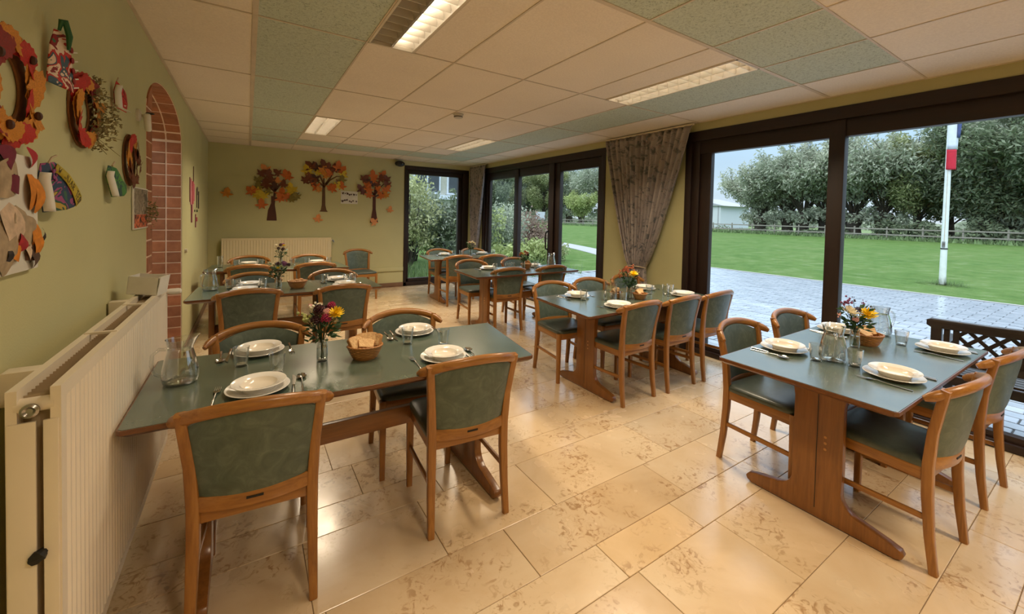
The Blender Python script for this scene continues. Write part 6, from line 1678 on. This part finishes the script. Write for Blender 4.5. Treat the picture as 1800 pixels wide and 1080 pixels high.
tree('dark', 74.0, ty(925, 74.0), 1.2, 1.9, 'dark tree beside the white board beyond the fence', 'broad_tree')
tree('oak', 62.0, ty(890, 62.0), 1.15, 2.7, 'tall green tree seen through the narrow pane of the sliding doors', 'broad_tree')
tree('dark', 50.0, ty(862, 50.0), 1.0, 3.3, 'dark tree next to the far curtain through the sliding doors', 'broad_tree')
tree('dark', 90.0, ty(975, 90.0), 1.4, 5.0, 'distant dark tree between the two sliding door posts', 'broad_tree')

mb = MB(); rng = random.Random(77)
for i in range(26000):
    a = rng.uniform(-0.15, 1.35); d_ = rng.uniform(150, 165)
    hh_ = 4.2 + 2.2 * math.sin(a * 21) + 1.3 * math.sin(a * 57 + 1); z = rng.uniform(0, 1) ** 0.8 * hh_
    c = Vector((d_ * math.cos(a), d_ * math.sin(a), z)); s_ = rng.uniform(0.4, 0.9); e = Vector((-math.sin(a), math.cos(a), 0)) * s_; u_ = Vector((rng.uniform(-.3, .3), rng.uniform(-.3, .3), s_))
    mb.add([c - e * 0.7, c - u_ * 0.7, c + e * 0.7, c + u_ * 0.7], [(0, 1, 2, 3)])
tag(mb.build('hedgerow', M_WILLOW2, None, (0, 0, ZO), smooth=0, fix=False), 'distant grey-green hedgerow on the horizon', 'hedge', None, 'stuff')
mb = MB(); rng = random.Random(78)
for i in range(12000):
    y = rng.uniform(-8, 24) if rng.random() < 0.7 else rng.uniform(24, 90); x = 61.5 + rng.gauss(0, 1.0); hh_ = (2.3 if y < 17 else 0.9) * (0.7 + 0.5 * math.sin(y * 1.3) * math.sin(y * 0.37 + 1))
    c = Vector((x, y, rng.uniform(0, 1) * hh_)); d = Vector((rng.gauss(0, 1), rng.gauss(0, 1), rng.gauss(0, 1))).normalized(); e = d.orthogonal().normalized(); s_ = rng.uniform(0.12, 0.26)
    mb.add([c - d * s_, c - e * s_ * .5, c + d * s_, c + e * s_ * .5], [(0, 1, 2, 3)])
tag(mb.build('undergrowth', M_DKLEAF, None, (0, 0, ZO), smooth=0, fix=False), 'dark undergrowth beneath the trees behind the fence', 'undergrowth', None, 'stuff')

# barn, white board, fence beyond
t = thing('barn', 'pale sheet-clad barn far behind the fence beside the willows', 'barn', (95, ty(1291, 95) + 6, ZO), 0)
MB().box(-6, 6, -6, 9, 0, 5.1).build('barn_wall', M_BARN, t, smooth=0)
MB().prism([(-7.0, 4.95), (10.0, 4.95), (1.5, 7.0)], 'x', -6.4, 6.4).build('barn_roof', M_ROOF, t, smooth=0)
for yy in (-5.5, -3.2, -0.8, 1.6, 4.2, 6.8): MB().box(-6.08, -5.98, yy - 0.12, yy + 0.12, 0, 5.0).build('wall_post', M_ROOF, t, smooth=0)
t = thing('white_board', 'white horizontal board standing beyond the fence through the sliding doors', 'board', (64, ty(949, 64), ZO), 0)
MB().box(-0.05, 0.05, -1.9, 1.9, 0.9, 2.9).build('board_panel', M_FWHT, t, smooth=0)
for yy in (-1.6, 1.6): MB().box(-0.06, 0.06, yy - 0.07, yy + 0.07, 0, 0.9).build('board_post', M_FENCE, t, smooth=0)

# flagpole
fx, fy = 16.33, 2.93
t = thing('flagpole', 'white flagpole standing on the lawn', 'flagpole', (fx, fy, ZO), 0)
MB().rod([(0, 0, 0), (0, 0, 2.2), (0, 0, 6.2)], 0.062, 14, (1, 0, 0), [1.15, 1.0, 0.75]).build('pole', M_POLE, t)
MB().lathe([(0.063, 0), (0.075, 0.0), (0.075, 0.03), (0.063, 0.03)], 14, closed=True).build('pole_band', M_BLACK, t, (0, 0, 0.95))
MB().box(-0.08, -0.05, -0.03, 0.03, 1.0, 1.16).build('rope_cleat', M_CHROME, t, bevel=0.004)
MB().rod([(-0.075, -0.01, 1.1), (-0.07, -0.01, 5.9)], 0.005, 5).build('halyard', M_CORD, t)
fl_ = thing('tricolour_flag', 'limp blue, white and red flag hanging on the flagpole', 'flag', (fx, fy, ZO), 0)
def flag_part(z0, z1, u0, u1, mat, nm, dv=0.0):
    def fn(u, v):
        uu = u0 + (u1 - u0) * u; z = z1 + (z0 - z1) * v
        a, b = rt(-0.20 + 0.37 * uu + 0.04 * (z - 3.6), -0.10 + dv + 0.035 * math.sin(uu * 9 + z * 1.5))
        return (a, b, z)
    MB().grid(fn, 14, 12).build(nm, mat, fl_, smooth=70, fix=False)
flag_part(3.08, 3.62, 0.05, 0.90, M_FRED, 'red_band'); flag_part(3.62, 4.95, 0.12, 0.95, M_FWHT, 'white_band'); flag_part(3.93, 5.3, 0.62, 0.99, M_FBLU, 'blue_band', -0.02)
for o in list(fl_.children):
    sm = o.modifiers.new('thick', 'SOLIDIFY'); sm.thickness = 0.004; sm.offset = -1 if o.name.startswith('white') else 1
mb = MB(); rng = random.Random(31)
for i in range(260):
    a = rng.uniform(0, 6.28); r_ = rng.uniform(0.03, 0.55); h = rng.uniform(0.08, 0.26) * (1.2 - r_); x_, y_ = r_ * math.cos(a) * 1.0, r_ * math.sin(a)
    mb.add([(x_ - 0.02, y_, 0), (x_ + 0.02, y_ + 0.01, 0), (x_ + rng.uniform(-.08, .08), y_ + rng.uniform(-.08, .08), h)], [(0, 1, 2)])
tag(mb.build('grass_tuft', M_TUFT, None, (fx, fy, ZO - 0.02), smooth=0, fix=False), 'dark grass tuft round the foot of the flagpole', 'grass', None, 'stuff')

# garden bench, its back to the glass
t = thing('garden_bench', 'dark wooden garden bench with lattice back on the patio', 'bench', (5.15, 0, ZO), 0)
zt = 0.835
MB().tube([(0, 0.93, zt - 0.035), (0, 0.905, zt - 0.035), (0, 0.6, zt - 0.030), (0, 0.15, zt - 0.008), (0, -0.30, zt - 0.030), (0, -0.605, zt - 0.035), (0, -0.63, zt - 0.035)], rrect(0.026, 0.036, 0.012), (1, 0, 0), [0.6, 1, 1, 1.05, 1, 1, 0.6]).build('top_rail', M_BENCH, t)
MB().box(-0.02, 0.02, -0.60, 0.90, 0.505, 0.560).build('lower_rail', M_BENCH, t, bevel=0.004)
for yy in (0.872, -0.572): MB().box(-0.03, 0.03, yy - 0.03, yy + 0.03, 0.0, zt - 0.05).build('post', M_BENCH, t, bevel=0.005)
for yy in (0.815, 0.765, 0.435, -0.135, -0.465, -0.515): MB().box(-0.012, 0.012, yy - 0.017, yy + 0.017, 0.55, zt - 0.045).build('back_slat', M_BENCH, t, bevel=0.003)
for (c_, hw_) in ((0.60, 0.155), (0.15, 0.275), (-0.30, 0.155)):
    n_ = 3 if hw_ < 0.2 else 5
    for s in (-1, 1):
        for i in range(-n_, n_ + 1):
            y0 = c_ + i * 0.105; zc = 0.672; half = 0.125
            ya, yb = y0 - s * half, y0 + s * half; za, zb = zc - half, zc + half
            lo_, hi_ = c_ - hw_, c_ + hw_
            def clip(ya, za, yb, zb):
                f0, f1 = 0.0, 1.0; d = yb - ya
                for lim, sg in ((lo_, 1), (hi_, -1)):
                    if sg * (ya - lim) < 0 and sg * (yb - lim) < 0: return None
                    if sg * (ya - lim) < 0: f0 = max(f0, (lim - ya) / d)
                    if sg * (yb - lim) < 0: f1 = min(f1, (lim - ya) / d)
                if f1 - f0 < 0.12: return None
                return ya + d * f0, za + (zb - za) * f0, ya + d * f1, za + (zb - za) * f1
            q = clip(ya, za, yb, zb)
            if q: MB().tube([(0.004 * s, q[0], q[1]), (0.004 * s, q[2], q[3])], rrect(0.006, 0.013, 0.002), (1, 0, 0)).build('lattice_strip', M_BENCH, t)
for k_ in range(6): MB().box(0.03 + 0.072 * k_, 0.09 + 0.072 * k_, -0.58, 0.88, 0.405, 0.425).build('seat_slat', M_BENCH, t, bevel=0.003)
MB().box(0.0, 0.03, -0.58, 0.88, 0.335, 0.405).build('seat_rail', M_BENCH, t, bevel=0.003)
MB().box(0.44, 0.47, -0.58, 0.88, 0.335, 0.405).build('seat_rail', M_BENCH, t, bevel=0.003)
for yy in (0.872, -0.572):
    MB().box(0.42, 0.48, yy - 0.03, yy + 0.03, 0.0, 0.62).build('front_leg', M_BENCH, t, bevel=0.005)
    MB().box(0.0, 0.50, yy - 0.035, yy + 0.035, 0.62, 0.65).build('armrest', M_BENCH, t, bevel=0.006)

# shrubs outside the corner windows
def shrub(x, y, wd, hgt, mat, label, seed, n_, ls, name='garden_shrub', drop=0.0):
    rng = random.Random(seed)
    t = thing(name, label, 'shrub', (x, y, ZO), 0, 'shrubs outside the corner windows')
    st = MB(); clumps = []
    for i in range(18):
        a = rng.uniform(0, 6.28); f = rng.uniform(0.1, 1); p2 = Vector((math.cos(a) * wd * 0.42 * f, math.sin(a) * wd * 0.42 * f, hgt * rng.uniform(0.45, 0.92) * (1 - 0.3 * f)))
        st.rod([(p2.x * 0.15, p2.y * 0.15, 0), p2 * 0.55, p2], 0.014 * hgt / 2, 5, (1, 0, 0), [1, 0.7, 0.3])
        clumps.append((p2.x, p2.y, p2.z, wd * rng.uniform(0.16, 0.26), 0.9)); clumps.append((p2.x * 0.8, p2.y * 0.8, p2.z * 0.55, wd * 0.2, 1.0))
    st.build('stems', M_BARK, t, fix=False)
    o = foliage(rng, n_, crown_fn(clumps), ls, drop).build('foliage', mat, t, smooth=0, fix=False); o['kind'] = 'stuff'
    return t
shrub(4.35, 11.4, 1.9, 3.2, M_YLEAF, 'tall yellow-green shrub seen in the narrow corner window', 1, 5200, 0.10, drop=0.2)
shrub(5.9, 11.3, 2.2, 2.6, M_DKLEAF, 'glossy dark green shrub in the middle of the corner window', 2, 5200, 0.12)
shrub(6.9, 11.9, 1.7, 2.5, M_LIME, 'mid green shrub behind the corner window post', 3, 3500, 0.11)
shrub(5.2, 13.2, 2.6, 2.9, M_WILLOW2, 'grey-green shrub at the rear of the corner bed', 9, 4200, 0.13)
shrub(8.0, 12.1, 1.9, 2.3, M_WILLOW2, 'grey-green shrub at the narrow pane of the sliding doors', 4, 4200, 0.09)
shrub(10.9, 14.6, 2.7, 1.7, M_RUST, 'rounded rusty brown shrub beside the lawn path', 5, 6500, 0.10, drop=-0.2)
shrub(8.6, 11.0, 1.7, 0.75, M_LIME, 'low leafy green plant in front of the rusty shrub', 6, 2600, 0.12, 'low_plant', -0.3)
shrub(9.9, 11.6, 1.5, 0.65, M_OAK, 'low bushy green plant at the lawn edge', 7, 2200, 0.10, 'low_plant', -0.3)
shrub(7.2, 10.3, 1.4, 0.8, M_LIME, 'low leafy green plant close to the far curtain', 8, 2200, 0.12, 'low_plant', -0.3)
mb = MB(); rng = random.Random(41)
for i in range(2200):
    x_ = rng.uniform(3.0, 8.5); y_ = YB + 0.4 + rng.uniform(0, 2.6); h = rng.uniform(0.10, 0.42); a = rng.uniform(0, 3.14)
    mb.add([(x_ - 0.012 * math.cos(a), y_ - 0.012 * math.sin(a), ZO - 0.02), (x_ + 0.012 * math.cos(a), y_ + 0.012 * math.sin(a), ZO - 0.02), (x_ + rng.uniform(-.12, .12), y_ + rng.uniform(-.12, .12), ZO + h)], [(0, 1, 2)])
tag(mb.build('long_grass', M_TUFT, smooth=0, fix=False), 'long grass growing right outside the corner window', 'grass', None, 'stuff')
# neighbouring building glimpsed above the shrubs
t = thing('annex_building', 'pale upper storey with windows glimpsed above the shrubs', 'building', (8.5, 22.0, ZO), 0)
MB().box(-7.0, 3.4, 0, 6, 0, 6.5).build('annex_wall', M_HOUSE, t, smooth=0)
for xx in (-6.2, -4.2, -2.2, -0.2, 1.8):
    f = MB().box(xx - 0.1, xx + 1.5, -0.06, 0.02, 2.75, 4.5).build('window_frame', M_FWHT, t, smooth=0)
    MB().box(xx, xx + 0.65, -0.08, 0.0, 2.85, 4.4).build('pane', M_DKGLASS, f, smooth=0); MB().box(xx + 0.75, xx + 1.4, -0.08, 0.0, 2.85, 4.4).build('pane', M_DKGLASS, f, smooth=0)
MB().box(-7.2, 3.6, -0.25, 0.0, 2.45, 2.7).build('ledge', M_FWHT, t, smooth=0)
